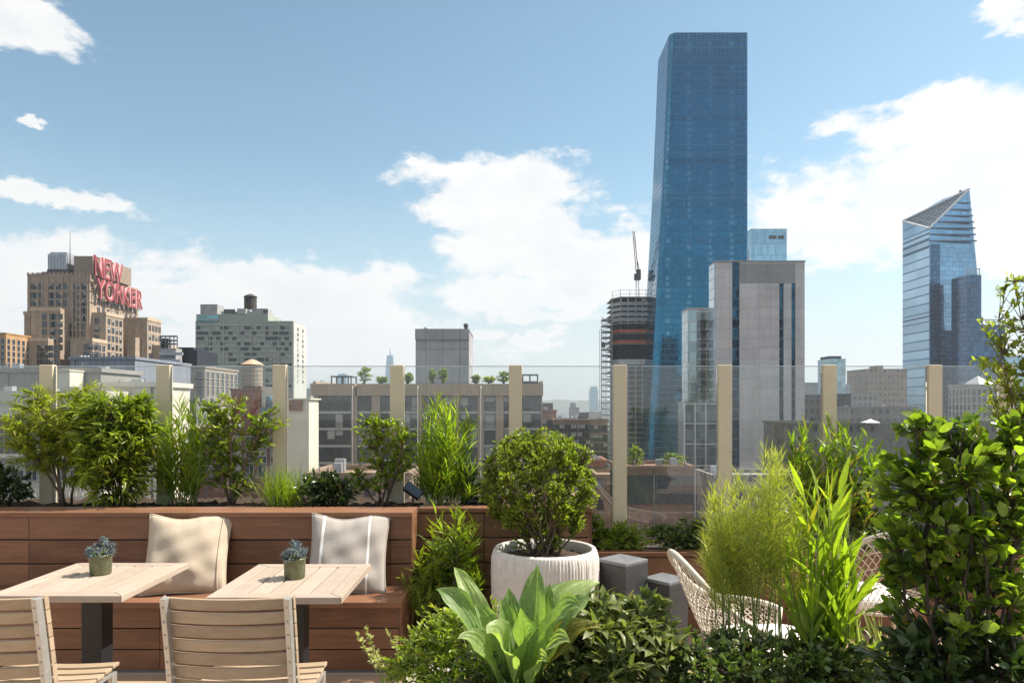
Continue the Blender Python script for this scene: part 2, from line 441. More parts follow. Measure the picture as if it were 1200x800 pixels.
def glassmat():
    m, t, b, out = mat('railing_glass'); t.t.nodes.remove(b)
    fr = t.n('ShaderNodeFresnel'); fr.inputs['IOR'].default_value = 1.5
    tr = t.n('ShaderNodeBsdfTransparent'); tr.inputs['Color'].default_value = (.955, .97, .965, 1)
    gl = t.n('ShaderNodeBsdfGlossy'); gl.inputs['Roughness'].default_value = .0; gl.inputs['Color'].default_value = (1, 1, 1, 1)
    df = t.n('ShaderNodeBsdfDiffuse'); df.inputs['Color'].default_value = (.7, .68, .64, 1)
    tl = t.n('ShaderNodeBsdfTranslucent'); tl.inputs['Color'].default_value = (.7, .68, .64, 1)
    ad = t.n('ShaderNodeMixShader'); t.l(df.outputs[0], ad.inputs[1]); t.l(tl.outputs[0], ad.inputs[2])
    tc = t.n('ShaderNodeTexCoord')
    dust = t.rng(t.noise(t.vm('MULTIPLY', tc.outputs['Object'], (1, 1, .5)), 3, 6, .7), .35, .75, .01, .05)
    m1 = t.n('ShaderNodeMixShader'); t.l(dust, m1.inputs[0]); t.l(tr.outputs[0], m1.inputs[1]); t.l(ad.outputs[0], m1.inputs[2])
    m2 = t.n('ShaderNodeMixShader'); t.l(t.m('MULTIPLY', fr.outputs[0], 1.0), m2.inputs[0]); t.l(m1.outputs[0], m2.inputs[1]); t.l(gl.outputs[0], m2.inputs[2])
    t.l(m2.outputs[0], out.inputs[0])
    return m
M['glass'] = glassmat()
def fabric(name, c, stripes=None):
    m, t, b, out = mat(name)
    tc = t.n('ShaderNodeTexCoord'); o = tc.outputs['Object']
    x, y, z = t.sep(o)
    w = t.m('MULTIPLY', t.m('SINE', t.m('MULTIPLY', x, 1100)), t.m('SINE', t.m('MULTIPLY', z, 1100)))
    n = t.noise(t.vm('MULTIPLY', o, (1, 1, 6)), 40, 4, .7)
    f = t.rng(n, .3, .7, .88, 1.1)
    col = t.vm('MULTIPLY', c, t.comb(f, f, f))
    if stripes:
        for s0, wd in stripes:
            k = t.rng(t.m('ABSOLUTE', t.m('SUBTRACT', x, s0)), wd * .8, wd, 1, 0)
            col = t.mixc(k, col, (.80, .78, .75))
    t.l(col, b.inputs['Base Color']); b.inputs['Roughness'].default_value = .95
    b.inputs['Specular IOR Level'].default_value = .15
    t.l(t.bump(t.m('ADD', t.m('MULTIPLY', w, .3), n), .35, .004), b.inputs['Normal'])
    return m
M['beige_fabric'] = fabric('beige_linen', (.48, .40, .31))
M['grey_fabric'] = fabric('grey_striped_linen', (.38, .345, .315), [(-.17, .010), (.13, .008)])

# ------------------------------------------------------------------ the ground of the city, hills
GZ = -60.0
def structure(name, mb, m):
    o = mb.build(name, m); o['kind'] = 'structure'; return o
structure('ground', MB().box(-9000, 9000, -3000, 9000, GZ - 1, GZ), M['asphalt'])
hb = MB(); rr = random.Random(3)
pts = [(-5200 + 220 * i, 14 + 26 * rr.random() + 20 * math.sin(i * .31)) for i in range(48)]
poly_v = []; n = len(pts)
for yy, k in ((7600, .0), (7900, .8), (8300, 1.0), (8800, .7)):
    poly_v += [(x, yy, GZ + (h + 60 + 18) * k) for x, h in pts]
hb.add(poly_v, [(r * n + i, r * n + i + 1, (r + 1) * n + i + 1, (r + 1) * n + i) for r in range(3) for i in range(n - 1)], smooth=True)
structure('hills', hb, M['hill'])
# deck of the terrace and the block of the building under it
fl = MB()
for i in range(64):
    y0 = -4.0 + i * .145
    fl.box(-7.5, 7.5, y0, y0 + .139, -.03, 0)
structure('terrace_floor', fl, M['deck'])
structure('terrace_slab', MB().box(-8, 8, -9, 5.95, GZ, -.034), M['concrete'])

# ------------------------------------------------------------------ windows
def window_mesh(name, w, h, ft=.12, dep=.14, nx=1, nz=1, glass='winglass', frame='winframe', blind=0):
    """a window facing -Y, origin at the middle of the wall face: frame bars proud of the wall, glass set back between them"""
    b = MB()
    d = -dep
    b.box(-w/2, w/2, -.03, .02, -h/2, h/2, 1, .5)
    b.box(-w/2 - ft, -w/2, d, .02, -h/2 - ft, h/2 + ft, 0); b.box(w/2, w/2 + ft, d, .02, -h/2 - ft, h/2 + ft, 0)
    b.box(-w/2, w/2, d, .02, h/2, h/2 + ft, 0); b.box(-w/2, w/2, d * 1.3, .02, -h/2 - ft, -h/2, 0)
    for i in range(1, nx): x = -w/2 + w * i / nx; b.box(x - ft*.3, x + ft*.3, -.07, -.031, -h/2, h/2, 0)
    for i in range(1, nz): z = -h/2 + h * i / nz; b.box(-w/2, w/2, -.066, -.031, z - ft*.3, z + ft*.3, 0)
    if blind: b.box(-w/2 + .02, w/2 - .02, -.05, -.033, h/2 - h * blind, h/2 - .01, 2)
    me_o = b.build(name, [M[frame], M[glass], M['curtaincloth']], local=True)
    me = me_o.data; bpy.data.objects.remove(me_o); return me
def put_windows(root, spots, meshes, limit=100):
    """spots: (x, y, z, turn) in the world; every window its own part, past the limit one mesh"""
    rl = wloc(root); rest_v, rest_f, rest_m = [], [], []
    rg = random.Random(len(spots))
    for i, (x, y, z, a) in enumerate(spots):
        me = rg.choice(meshes)
        if i < limit:
            o = bpy.data.objects.new('window', me); COL.objects.link(o); o.parent = root
            o.location = (x - rl.x, y - rl.y, z - rl.z); o.rotation_euler.z = R(a)
        else:
            c, s = math.cos(R(a)), math.sin(R(a)); b = len(rest_v)
            rest_v += [(x + v.co.x * c - v.co.y * s, y + v.co.x * s + v.co.y * c, z + v.co.z) for v in me.vertices]
            rest_f += [[k + b for k in p.vertices] for p in me.polygons]; rest_m += [p.material_index for p in me.polygons]
    if rest_f:
        mb = MB(); mb.add(rest_v, rest_f); mb.mi = rest_m
        o = mb.build('window', [m for m in meshes[0].materials], root); o['kind'] = 'stuff'
def frange(a, b, n): return [a + (b - a) * (i + .5) / n for i in range(n)]
def bld(name, label, x, y, cat='building', group=None): return thing(name, label, cat, (x, y, GZ), group)

# ------------------------------------------------------------------ art deco hotel with the red rooftop letters
Y0 = 400; K = Y0 / F
def hx(px): return PX(px, Y0)
def hz(py): return PZ(py, Y0)
ho = bld('hotel_tower', 'stepped tan brick hotel tower carrying big red rooftop letters', hx(70), 425)
M['tan'] = brickwall('tan_brick', (.345, .27, .205), .2, .9)
wal = MB()
XR = hx(105)
wal.box(hx(32), XR, 400, 452, GZ, hz(321))
boxes = [(24, 33, 365, 403, 430), (46, 80, 363, 393, 400), (40, 74, 399, 387, 393), (8, 40, 396, 396, 402.9)]
for a, b_, t_, ya, yb in boxes: wal.box(hx(a), hx(b_), ya, yb - .01, GZ, hz(t_))
wal.box(XR + .01, XR + 8, 402, 420, GZ, PZ(366, 402)); wal.box(XR + .01, XR + 17, 430, 447, GZ, PZ(372, 430))
wal.box(hx(98), XR + 8.5, 388, 401.9, GZ, PZ(397, 388)); wal.box(XR + 17.01, XR + 26, 436, 452, GZ, PZ(405, 440))
wal.box(XR + 8.01, XR + 13, 424, 429.9, GZ, PZ(395, 424))
for zz, in ((321,),): # parapet teeth
    for i in range(15): wal.box(hx(32) + i * 2.42, hx(32) + i * 2.42 + 1.2, 399.7, 400.6, hz(321) - 1.2, hz(321) + .7)
wal.build('wall', M['tan'], ho)
rbm = MB()
for px in (35.2, 44.6, 50, 56.5, 65, 73.5, 80, 85.5, 90, 94.5, 102.5): rbm.box(hx(px) - .35, hx(px) + .35, 399.55, 399.99, hz(361 if 45 < px < 80 else 430), hz(325))
rbm.build('pilaster', M['tan'], ho)
M['tancap'] = brickwall('pale_tan_coping', (.47, .37, .27), .1, .95)
for a, b_, t_, ya in [(24, 31.9, 365, 403), (46, 80, 363, 393), (40, 74, 399, 387), (8, 39.9, 396, 396)]: MB().box(hx(a) - .3, hx(b_) + .3, ya - .35, ya - .004, hz(t_) - 1.6, hz(t_) + .5).build('cornice', M['tancap'], ho)
for xa, ya, yb, t_, yt in ((XR + 8, 402, 420, 366, 402), (XR + 17, 430, 447, 372, 430), (XR + 8.5, 388, 401.9, 397, 388), (XR + 26, 436, 452, 405, 440)): MB().box(xa + .004, xa + .35, ya - .3, yb, PZ(t_, yt) - 1.6, PZ(t_, yt) + .5).build('cornice', M['tancap'], ho)
MB().box(XR + .004, XR + .35, 420.1, 429.8, hz(321) - 1.5, hz(321) + .4).build('cornice', M['tancap'], ho)
pv = MB(); pv.box(hx(84), XR + 2, 402, 440, hz(321) + .01, PZ(300, 402)); pv.build('penthouse', brickwall('tan_brick_penthouse', (.28, .225, .175), .15), ho)
rb = MB(); rb.box(hx(55), hx(77), 401, 416, hz(315), hz(297)); 
for i in range(7): rb.box(hx(55) + i * 1.7, hx(55) + i * 1.7 + .25, 400.7, 400.99, hz(315), hz(297))
rb.box(hx(56), hx(76), 402, 415, hz(297) + .01, hz(294.5)); rb.build('cooling_tower', M['metalgrey'], ho)
db = MB(); db.box(hx(48), hx(80), 400.9, 418, hz(321) + .02, hz(318)); db.box(hx(53), hx(79), 401.5, 417, hz(318), hz(315) - .01)
for i in range(5): db.box(hx(36 + i * 4), hx(38 + i * 4), 404, 406, hz(321) + .02, hz(319 - (i % 2)))
db.build('roof_plant', M['roofdark'], ho)
MB().tube([(hx(79.5), 402, hz(317)), (hx(79.5), 402, hz(271))], [.35, .12], 5).build('antenna', M['roofdark'], ho)
wm = [window_mesh('window', 2.2, 3.0, .12, .2, 1, 2, frame='winframe_dark'), window_mesh('window', 2.2, 3.0, .12, .2, 1, 2, frame='winframe_dark', blind=.4), window_mesh('window', 2.2, 3.0, .12, .2, 1, 2, frame='winframe_dark')]
sp = []
rows = [335.5, 346, 355, 364, 373, 382, 391, 400, 409, 418, 427]
for py in rows[:5]:
    for px in (38.5, 42, 47, 59, 62, 67, 71, 76, 88, 92, 97, 100):
        if 46 < px < 80 and py > 360: continue
        sp.append((hx(px), 400, hz(py), 0))
for py in (371, 380, 389, 398, 407): 
    for px in (52, 61, 63.5, 71): sp.append((PX(px, 393), 393, PZ(py, 393), 0))
for py in rows[5:]:
    for px in (84, 88, 92, 97): sp.append((hx(px), 400, hz(py), 0))
for py in (408, 416, 424):
    for px in (46, 50, 56, 60, 66): sp.append((PX(px, 387), 387, PZ(py, 387), 0))
for z in frange(hz(430), PZ(345, 400), 8):
    for y in frange(406, 450, 9): sp.append((XR, y, z, 90)) if (z > PZ(372, 430) or y < 401) else None
for z in frange(hz(430), PZ(371, 402), 6):
    for y in frange(403, 419, 4): sp.append((XR + 8, y, z, 90))
    sp.append((XR + 3, 402, z, 0))
for z in frange(hz(430), PZ(380, 440), 5):
    for y in frange(431, 447, 4): sp.append((XR + 17, y, z, 90))
for z in frange(hz(430), PZ(402, 388), 3):
    for y in frange(389, 401, 3): sp.append((XR + 8.5, y, z, 90))
    for px in (101, 107, 113): sp.append((PX(px, 388), 388, z, 0))
put_windows(ho, sp, wm, 100)
# the letters
sg = thing('rooftop_sign', 'big red two-line letter sign above the tan brick tower', 'sign', (XR + 2.2, 400, PZ(352, 404)))
M['red'] = plain('red_sign_paint', (.30, .060, .070), .6, 0, .25, .3)
M['palered'] = plain('pale_pink_sign_edge', (.66, .36, .36), .6, 0, .1, .3)
def lettering(txt, y0, y1, z0, z1, x, ext, m, off=0, parent=None, nm='lettering'):
    cu = bpy.data.curves.new(nm, 'FONT'); cu.body = txt; cu.extrude = ext; cu.offset = off; cu.space_character = 1.0
    o = bpy.data.objects.new(nm, cu); COL.objects.link(o)
    bpy.context.view_layer.update()
    me = bpy.data.meshes.new_from_object(o.evaluated_get(bpy.context.evaluated_depsgraph_get()))
    bpy.data.objects.remove(o)
    co = np.empty(len(me.vertices) * 3); me.vertices.foreach_get('co', co); co = co.reshape(-1, 3)
    a, b_ = co.min(0), co.max(0)
    V = np.empty_like(co)
    V[:, 1] = y0 + (co[:, 0] - a[0]) / (b_[0] - a[0]) * (y1 - y0)
    V[:, 2] = z0 + (co[:, 1] - a[1]) / (b_[1] - a[1]) * (z1 - z0)
    V[:, 0] = x + co[:, 2]
    V -= np.array(wloc(parent))
    me.vertices.foreach_set('co', V.ravel()); me.materials.clear(); me.materials.append(m); me.update()
    o = bpy.data.objects.new(nm, me); COL.objects.link(o); o.parent = parent; return o
for txt, ya, yb, za, zb in (('NEW', 399.5, 428, PZ(324, 402), PZ(299.5, 402)), ('YORKER', 401.5, 451, PZ(350, 404), PZ(326, 404))):
    lettering(txt, ya, yb, za, zb, XR + 2.6, .5, M['palered'], .022, sg, 'letter_edging')
    lettering(txt, ya, yb, za, zb, XR + 3.0, .5, M['red'], -.008, sg)
fr = MB()
for y in frange(400, 450, 12):
    top = PZ(304, 402) if y < 426 else PZ(330, 404)
    fr.box(XR + 1.2, XR + 1.5, y - .15, y + .15, PZ(354, 404), top)
    fr.bar((XR + .05, y, PZ(350, 404)), (XR + 1.4, y, PZ(338, 404)), .15, .15)
for z in (PZ(351, 404), PZ(338, 404), PZ(327, 404)): fr.box(XR + 1.52, XR + 1.9, 400, 451, z - .2, z + .2)
for z in (PZ(312, 404), PZ(302, 404)): fr.box(XR + 2.02, XR + 2.3, 400, 428, z - .2, z + .2)
fr.build('sign_frame', M['roofdark'], sg)

# ------------------------------------------------------------------ far-left brick blocks
def block(name, label, px0, px1, py, Y, depth, m, wins=None, wmesh=None, parapet=.6, cat='building', roof=True, group=None):
    x0, x1, z1 = PX(px0, Y), PX(px1, Y), PZ(py, Y)
    o = bld(name, label, (x0 + x1) / 2, Y + depth / 2, cat, group)
    MB().box(x0, x1, Y, Y + depth, GZ, z1).build('wall', m, o)
    if roof:
        r = MB(); e = .25
        r.box(x0 - e, x1 + e, Y - e, Y + .3, z1 + .003, z1 + parapet); r.box(x0 - e, x1 + e, Y + depth - .3, Y + depth + e, z1 + .003, z1 + parapet)
        r.box(x0 - e, x0 + .3, Y + .303, Y + depth - .303, z1 + .003, z1 + parapet); r.box(x1 - .3, x1 + e, Y + .303, Y + depth - .303, z1 + .003, z1 + parapet)
        r.build('parapet', m, o)
    if roof and Y <= 320 and x1 - x0 > 3:
        q = random.Random(int(px0 * 7 + Y)); ac = MB(); vp = MB()
        for k in range(min(5, 2 + int((x1 - x0) / 8))):
            x, y, w = q.uniform(x0 + .8, x1 - 1.6), Y + q.uniform(.8, max(1.0, depth - 2.5)), q.uniform(.5, .9)
            ac.box(x, x + w * 1.3, y, y + w, z1 + .15, z1 + parapet + q.uniform(.2, .9)); ac.box(x + .1, x + w, y + .1, y + w - .1, z1 + .003, z1 + .149)
            xv = q.uniform(x0 + .5, x1 - .5); vp.tube([(xv, Y + .7, z1 + .003), (xv, Y + .7, z1 + parapet + q.uniform(.2, .7))], .07, 6)
        ac.build('air_conditioner', M['metalgrey'], o); vp.build('vent_pipe', M['roofdark'], o)
        dp = MB(); xd = q.uniform(x0 + .3, x1 - .3); dp.tube([(xd, Y - .12, GZ), (xd, Y - .12, z1)], .07, 6); dp.build('downpipe', M['roofdark'], o)
    if wins:
        spots = []
        nx, nz, pyt, pyb = wins
        for z in frange(PZ(pyt, Y), PZ(pyb, Y), nz):
            for x in frange(x0, x1, nx): spots.append((x, Y, z, 0))
        if x1 < 0:
            for z in frange(PZ(pyt, Y), PZ(pyb, Y), nz):
                for y in frange(Y, Y + depth, max(2, int(depth / (x1 - x0) * nx))): spots.append((x1, y, z, 90))
        else:
            for z in frange(PZ(pyt, Y), PZ(pyb, Y), nz):
                for y in frange(Y, Y + depth, max(2, int(depth / (x1 - x0) * nx))): spots.append((x0, y, z, -90)) if x0 > 0 else None
        put_windows(o, spots, wmesh or WSET)
    return o
WSET = [window_mesh('window', 1.3, 1.9, .1, .12, 1, 2), window_mesh('window', 1.3, 1.9, .1, .12, 1, 2, blind=.4), window_mesh('window', 1.3, 1.9, .1, .12, 1, 2, blind=.7)]
WDARK = [window_mesh('window', 1.1, 1.7, .06, .1, 1, 1, frame='winframe_dark'), window_mesh('window', 1.1, 1.7, .06, .1, 1, 1, frame='winframe_dark'), window_mesh('window', 1.1, 1.7, .06, .1, 1, 1, frame='winframe_dark', blind=.5)]
WFAR = [window_mesh('window', 2, 2.6, .15, .15)]
block('brick_building', 'orange tan brick block cut off by the left picture edge', -40, 7, 391, 370, 30, brickwall('orange_brick', (.45, .27, .13)), (6, 6, 396, 440), WFAR)
# slate blue metal-clad block
o = block('metal_clad_building', 'slate blue metal-clad low block in front of the hotel', 82, 158, 421, 150, 26, panelwall('slate_blue_metal', (.205, .225, .27), 1.3, 30, .05, .06), None)
b = MB(); Yb = 150
for i in range(5): b.box(PX(94 + i * 13, Yb), PX(96 + i * 13, Yb), Yb - .12, Yb, PZ(455, Yb), PZ(440, Yb))
b.build('louvre', M['roofdark'], o)
b = MB()
for px in (95, 99, 103): b.tube([(PX(px, 152), 152, PZ(421, 150)), (PX(px, 152), 152, PZ(417 - (px % 2), 150))], .3, 6)
b.build('vent_pipe', M['metalgrey'], o)
# cream building close by on the left
cream = panelwall('cream_stucco', (.50, .47, .41), 40, 4.2, .03, .03, .8, .85)
lowl = block('cream_building', 'long cream stucco building below the feathery shrub at left', -60, 122, 470, 62, 7, cream, None, parapet=.9)
x0 = PX(-60, 62)
WL = [window_mesh('window', 1.1, 1.7, .08, .1, 2, 1, frame='winframe'), window_mesh('window', 1.1, 1.7, .08, .1, 2, 1, blind=.5)]
sp = [(PX(px, 62), 62, PZ(py, 62), 0) for py in (498, 520, 551) for px in (-8, 5, 21, 38, 52, 72, 90, 108)]
put_windows(lowl, sp, WL)
b = MB(); b.box(PX(-60, 61.6), PX(122, 61.6), 61.4, 61.99, PZ(534, 61.6) - .15, PZ(534, 61.6) + .15); b.build('ledge', M['cream'], lowl)
b = MB()
for i in range(19): b.box(PX(-40 + i * 8, 60), PX(-39.2 + i * 8, 60), 60, 60.08, PZ(590, 60), PZ(574, 60))
for py in (574, 582): b.box(PX(-40, 60), PX(112, 60), 60.003, 60.07, PZ(py, 60) - .04, PZ(py, 60) + .04)
b.build('railing', M['winframe'], lowl)
MB().box(PX(-60, 60), PX(122, 60), 60.1, 61.99, GZ, PZ(590, 60)).build('terrace_roof', M['cream'], lowl)
b2 = block('cream_building', 'grey rendered rear block behind the feathery shrub at left', -60, 118, 436, 84, 9, panelwall('grey_stucco', (.27, .255, .235), 60, 3.2, .05, .05, .7, .9), None, parapet=.5)
b = MB(); b.box(PX(62, 82), PX(88, 82), 81, 83.7, PZ(470, 82), PZ(435, 82)); b.box(PX(61, 82), PX(89, 82), 80.8, 83.71, PZ(435, 82) + .003, PZ(433.6, 82)); b.build('stair_bulkhead', M['cream'], b2)
b3 = block('cream_building', 'pale cream block with sunlit side beside the dense round shrub', 120, 188, 453, 66, 6, M['cream'], None, parapet=.45)
sp = [(PX(px, 66), 66, PZ(py, 66), 0) for py in (474, 500, 525) for px in (136, 154, 172)]
put_windows(b3, sp, WL)
# dark mechanical roof
tp = block('taupe_building', 'taupe block under dark rooftop machinery left of the green slab', 186, 240, 431, 200, 24, plain('taupe_render', (.30, .255, .21), .9, 0, .15, .2), (4, 3, 436, 462), WFAR)
b = MB(); Yb = 201; b.box(PX(205, Yb), PX(231, Yb), Yb, Yb + 14, PZ(431, Yb) + .2, PZ(410, Yb)); b.prism([(PX(207, Yb), Yb + 1), (PX(224, Yb), Yb + 1), (PX(224, Yb), Yb + 12), (PX(207, Yb), Yb + 12)], PZ(410, Yb) + .01, PZ(406.5, Yb)); b.build('plant_room', plain('blue_black_cladding', (.025, .03, .04), .5, 0, .2, .5), tp)
b = MB(); b.box(PX(187, 196), PX(206, 196), 196, 199.7, PZ(431, 196), PZ(408, 196)); b.build('cooling_unit', M['roofgrey'], tp)
b = MB()
for px in (188, 193, 198, 203, 207): b.box(PX(px, 196), PX(px + .7, 196), 196.1, 196.4, PZ(408, 196) + .003, PZ(394, 196))
for py in (394, 399, 403): b.box(PX(187.6, 196), PX(208, 196), 195.7, 196.08, PZ(py, 196) - .2, PZ(py, 196) + .2)
b.box(PX(188, 196), PX(196, 196), 196.5, 198.5, PZ(408, 196) + .003, PZ(396, 196)); b.build('roof_frame', M['roofdark'], tp)
b = MB(); b.box(PX(186, 195), PX(213, 195), 195.2, 195.9, PZ(416, 195), PZ(412.5, 195)); b.box(PX(190, 195), PX(211, 195), 195.2, 195.9, PZ(426, 195), PZ(421, 195)); b.build('pale_screen', M['metalgrey'], tp)

# ------------------------------------------------------------------ green slab with the water tank
Y0 = 250
sl = bld('slab_building', 'grey green slab block with dark water tank on its roof', PX(287, Y0), Y0 + 12)
M['green'] = plain('grey_green_panel', (.30, .33, .285), .7, 0, .12, .12)
b = MB(); xa, xb, xc = PX(230, Y0), PX(314, Y0), PX(343, Y0)
b.box(xa, xb, Y0, Y0 + 16, GZ, PZ(368, Y0)); b.box(xb + .01, xc, Y0 + .004, Y0 + 16, GZ, PZ(376, Y0)); b.build('wall', M['green'], sl)
b = MB()
for i in range(31):
    z = PZ(381 + i * 6.2, Y0)
    if i < 15: b.box(xa, xc, Y0 - .18, Y0 - .004, z - .22, z + .22)
for i in range(8): x = xa + (xc - xa) * i / 7; b.box(x - .15, x + .15, Y0 - .3, Y0 - .19, GZ, PZ(376, Y0))
b.build('facade_rib', plain('rib_paint', (.38, .40, .36), .7, 0, .1, .3), sl)
b = MB(); b.box(xa + .5, xa + 8, Y0 - .4, Y0 - .01, PZ(376, Y0), PZ(370, Y0)); b.build('blue_glazing', curtain('teal_glazing', (.12, .25, .27), (.3, .33, .33), 1.6, 4), sl)
b = MB(); b.box(xa + 1, xa + 7, Y0 + 1, Y0 + 7, PZ(368, Y0) + .01, PZ(356, Y0)); b.box(xa + 8, xb - 1, Y0 + 2, Y0 + 9, PZ(368, Y0) + .01, PZ(364, Y0))
b.box(xb - 6, xb - .4, Y0 + 1, Y0 + 6, PZ(368, Y0) + .01, PZ(361, Y0)); b.box(xa + 14, xa + 17, Y0 + 1, Y0 + 4, PZ(368, Y0) + .3, PZ(361, Y0)); b.build('penthouse', M['roofgrey'], sl)
b = MB(); b.box(PX(260, Y0), PX(273, Y0), Y0 + 1.6, Y0 + 1.98, PZ(366, Y0), PZ(361.5, Y0)); b.box(PX(308, Y0), PX(313, Y0), Y0 + .7, Y0 + .98, PZ(366, Y0), PZ(363, Y0)); b.build('roof_opening', M['roofdark'], sl)
b = MB(); b.box(xc + .003, xc + .3, Y0 + .3, Y0 + 15.8, GZ, PZ(377, Y0)); b.build('side_wall', plain('sunlit_side_panel', (.48, .48, .45), .7, 0, .1, .2), sl)  # side made paler than the front: sunlight put into its colour
wmS = [window_mesh('window', 1.35, 1.0, .04, .08, frame='winframe_dark'), window_mesh('window', 1.35, 1.0, .04, .08, frame='winframe_dark'), window_mesh('window', 1.35, 1.0, .04, .08, blind=.9)]
sp = []; rg = random.Random(5)
for i in range(14):
    z = PZ(384.2 + i * 6.2, Y0)
    for j in range(24):
        if rg.random() < .74 - .02 * i: sp.append((xa + (xc - xa) * (j + .5) / 24, Y0, z, 0))
put_windows(sl, sp, wmS, 100)
sp2 = [(xc + .3, y, PZ(384 + i * 6.2, Y0), 90) for i in range(11) for y in (Y0 + 5, Y0 + 11)]
put_windows(sl, sp2, wmS, 0 if False else 22)
def water_tank(label, px, py0, py1, rpx, Y, m, cone=.35, legs=True, conecol=None):
    r = rpx / F * Y; z0, z1 = PZ(py1, Y), PZ(py0, Y); h = z1 - z0
    t = thing('water_tank', label, 'water tank', (PX(px, Y), Y, z0), None)
    c = (PX(px, Y), Y, z0)
    MB().lathe(c, [(0, h*.12), (r, h*.12), (r, h*.80), (r*.98, h*.80)], 20, smooth=False).build('tank', m, t)
    b = MB(); b.lathe(c, [(r*1.12, h*.80), (r*1.12, h*.815), (r*.55, h*.93), (0, h)], 20, smooth=False); b.build('conical_roof', conecol or m, t)
    b = MB()
    for zz in (.2, .33, .46, .6, .74): b.lathe((c[0], c[1], c[2] + h*zz), [(r*.99, -.03), (r*1.02, -.03), (r*1.02, .03), (r*.99, .03)], 20)
    b.build('hoop', M['roofdark'], t)
    b = MB()
    for a in range(6): b.box(c[0] + r*.8*math.cos(a*1.047) - .12, c[0] + r*.8*math.cos(a*1.047) + .12, c[1] + r*.8*math.sin(a*1.047) - .12, c[1] + r*.8*math.sin(a*1.047) + .12, z0, z0 + h*.119)
    b.build('stand', M['roofdark'], t)
    return t
water_tank('dark round water tank on top of the grey green slab', 293.5, 344, 364, 7, Y0 + 5, M['tankdark'])
# brick bulkhead with wooden tank
br = block('brick_building', 'red brick stair block with a wooden water tank on top', 271, 305, 457, 110, 6, brickwall('red_brick', (.29, .115, .085)), None, parapet=.25)
water_tank('weathered wooden water tank with tan conical roof on red brick', 295.5, 420.5, 456.6, 11.8, 112, M['tankwood'], conecol=plain('tan_tank_roof', (.46, .33, .22), .8, 0, .2, .6))
b = MB(); b.box(PX(305.5, 110), PX(322, 110), 110.3, 115, GZ, PZ(453, 110)); b.build('chimney', M['cream'], br)
b = MB(); b.lathe((PX(317, 108), 108, PZ(477, 108)), [(.7, 0), (.7, 1.6), (.6, 1.7)], 14); b.box(PX(308, 108), PX(326, 108), 107, 109.5, GZ, PZ(477, 108)); b.build('blue_barrel', plain('blue_grey_barrel', (.10, .17, .22), .5, 0, .2, 1), br)
b = MB(); b.bar((PX(273, 108), 108, PZ(492, 108)), (PX(292, 108), 108, PZ(474, 108)), .12, .12); b.bar((PX(276, 108), 108.4, PZ(492, 108)), (PX(295, 108), 108.4, PZ(474, 108)), .12, .12); b.build('stair_rail', M['metalgrey'], br)
block('brick_building', 'dark red brick block with railings behind the open shrubs', 225, 345, 505, 100, 8, brickwall('dark_red_brick', (.20, .10, .08)), (8, 3, 510, 560), WL)
wb = block('rendered_bulkhead', 'cream rendered roof bulkhead with red brick inset, left of the glazed block', 338, 362, 468, 80, 4, M['cream'], None, parapet=.15)
MB().box(PX(339, 79.8), PX(354, 79.8), 79.7, 79.99, PZ(481, 79.8), PZ(469.5, 79.8)).build('brick_inset', brickwall('brown_brick_inset', (.26, .12, .08)), wb)
MB().box(PX(333, 80), PX(337.9, 80), 80.2, 84, GZ, PZ(489, 80)).build('side_wall', brickwall('rust_brick', (.30, .12, .09)), wb)

# ------------------------------------------------------------------ glazed apartment block in the middle
Y0 = 120
mb_ = bld('apartment_block', 'wide tan apartment block with large glazed bays and roof garden', PX(500, Y0), Y0 + 10)
def zx(q): return PX(350 + q / 3.3333, Y0)
M['tanc'] = panelwall('tan_precast', (.37, .285, .205), 5.6, 40, .06, .05, .7, .8)
x0, x1, zt = PX(365.5, Y0), PX(635.5, Y0), PZ(449.5, Y0)
bays = [(75, 205), (228, 285), (318, 365), (408, 465), (482, 528), (560, 605), (627, 700), (724, 770), (800, 827), (872, 948)]
b = MB()
b.box(x0, x1, Y0 + 1.2, Y0 + 20, GZ, zt - .01)
b.build('wall', plain('dark_grey_core', (.16, .15, .14), .8, 0, .1, .3), mb_)  # one even dark grey for the wall behind the bays
b = MB(); b.box(x0 - .15, zx(220), Y0 - .15, Y0 + 1.19, PZ(463.5, Y0), zt); b.box(zx(228), x1 + .15, Y0 - .15, Y0 + 1.19, PZ(463.5, Y0), zt)
b.box(x0 - .15, x0 + .3, Y0 + 1.21, Y0 + 20, zt - .005, zt + .5); b.box(x1 - .3, x1 + .15, Y0 + 1.21, Y0 + 20, zt - .005, zt + .5)
b.build('parapet', M['tanc'], mb_)
b = MB(); edges = [(60, 75)] + [(bays[i][1], bays[i+1][0]) for i in range(9)] + [(948, 953)]
for a, c in edges: b.box(max(x0, zx(a)), min(x1, zx(c)), Y0, Y0 + 1.19, GZ, PZ(463.5, Y0) - .003)
b.build('pier', M['tanc'], mb_)
b = MB()
for q in (212, 466, 712): b.tube([(zx(q), Y0 - .25, GZ), (zx(q), Y0 - .25, PZ(452, Y0))], .11, 6)
b.build('downpipe', M['winframe'], mb_)
rowpx = [(463.7, 482), (484, 501.5), (503.5, 521.5), (523.5, 541.5), (543.5, 561.5), (563.5, 581.5), (583.5, 600)]
b = MB()
for i in range(6):
    z0_, z1_ = PZ(rowpx[i+1][0], Y0), PZ(rowpx[i][1], Y0)
    for a, c in bays: b.box(zx(a) + .003, zx(c) - .003, Y0 + .25, Y0 + 1.18, z0_ - .04, z1_ + .04)
b.build('floor_slab', plain('slab_edge', (.40, .385, .36), .7, 0, .1, .5), mb_)
rg = random.Random(11)
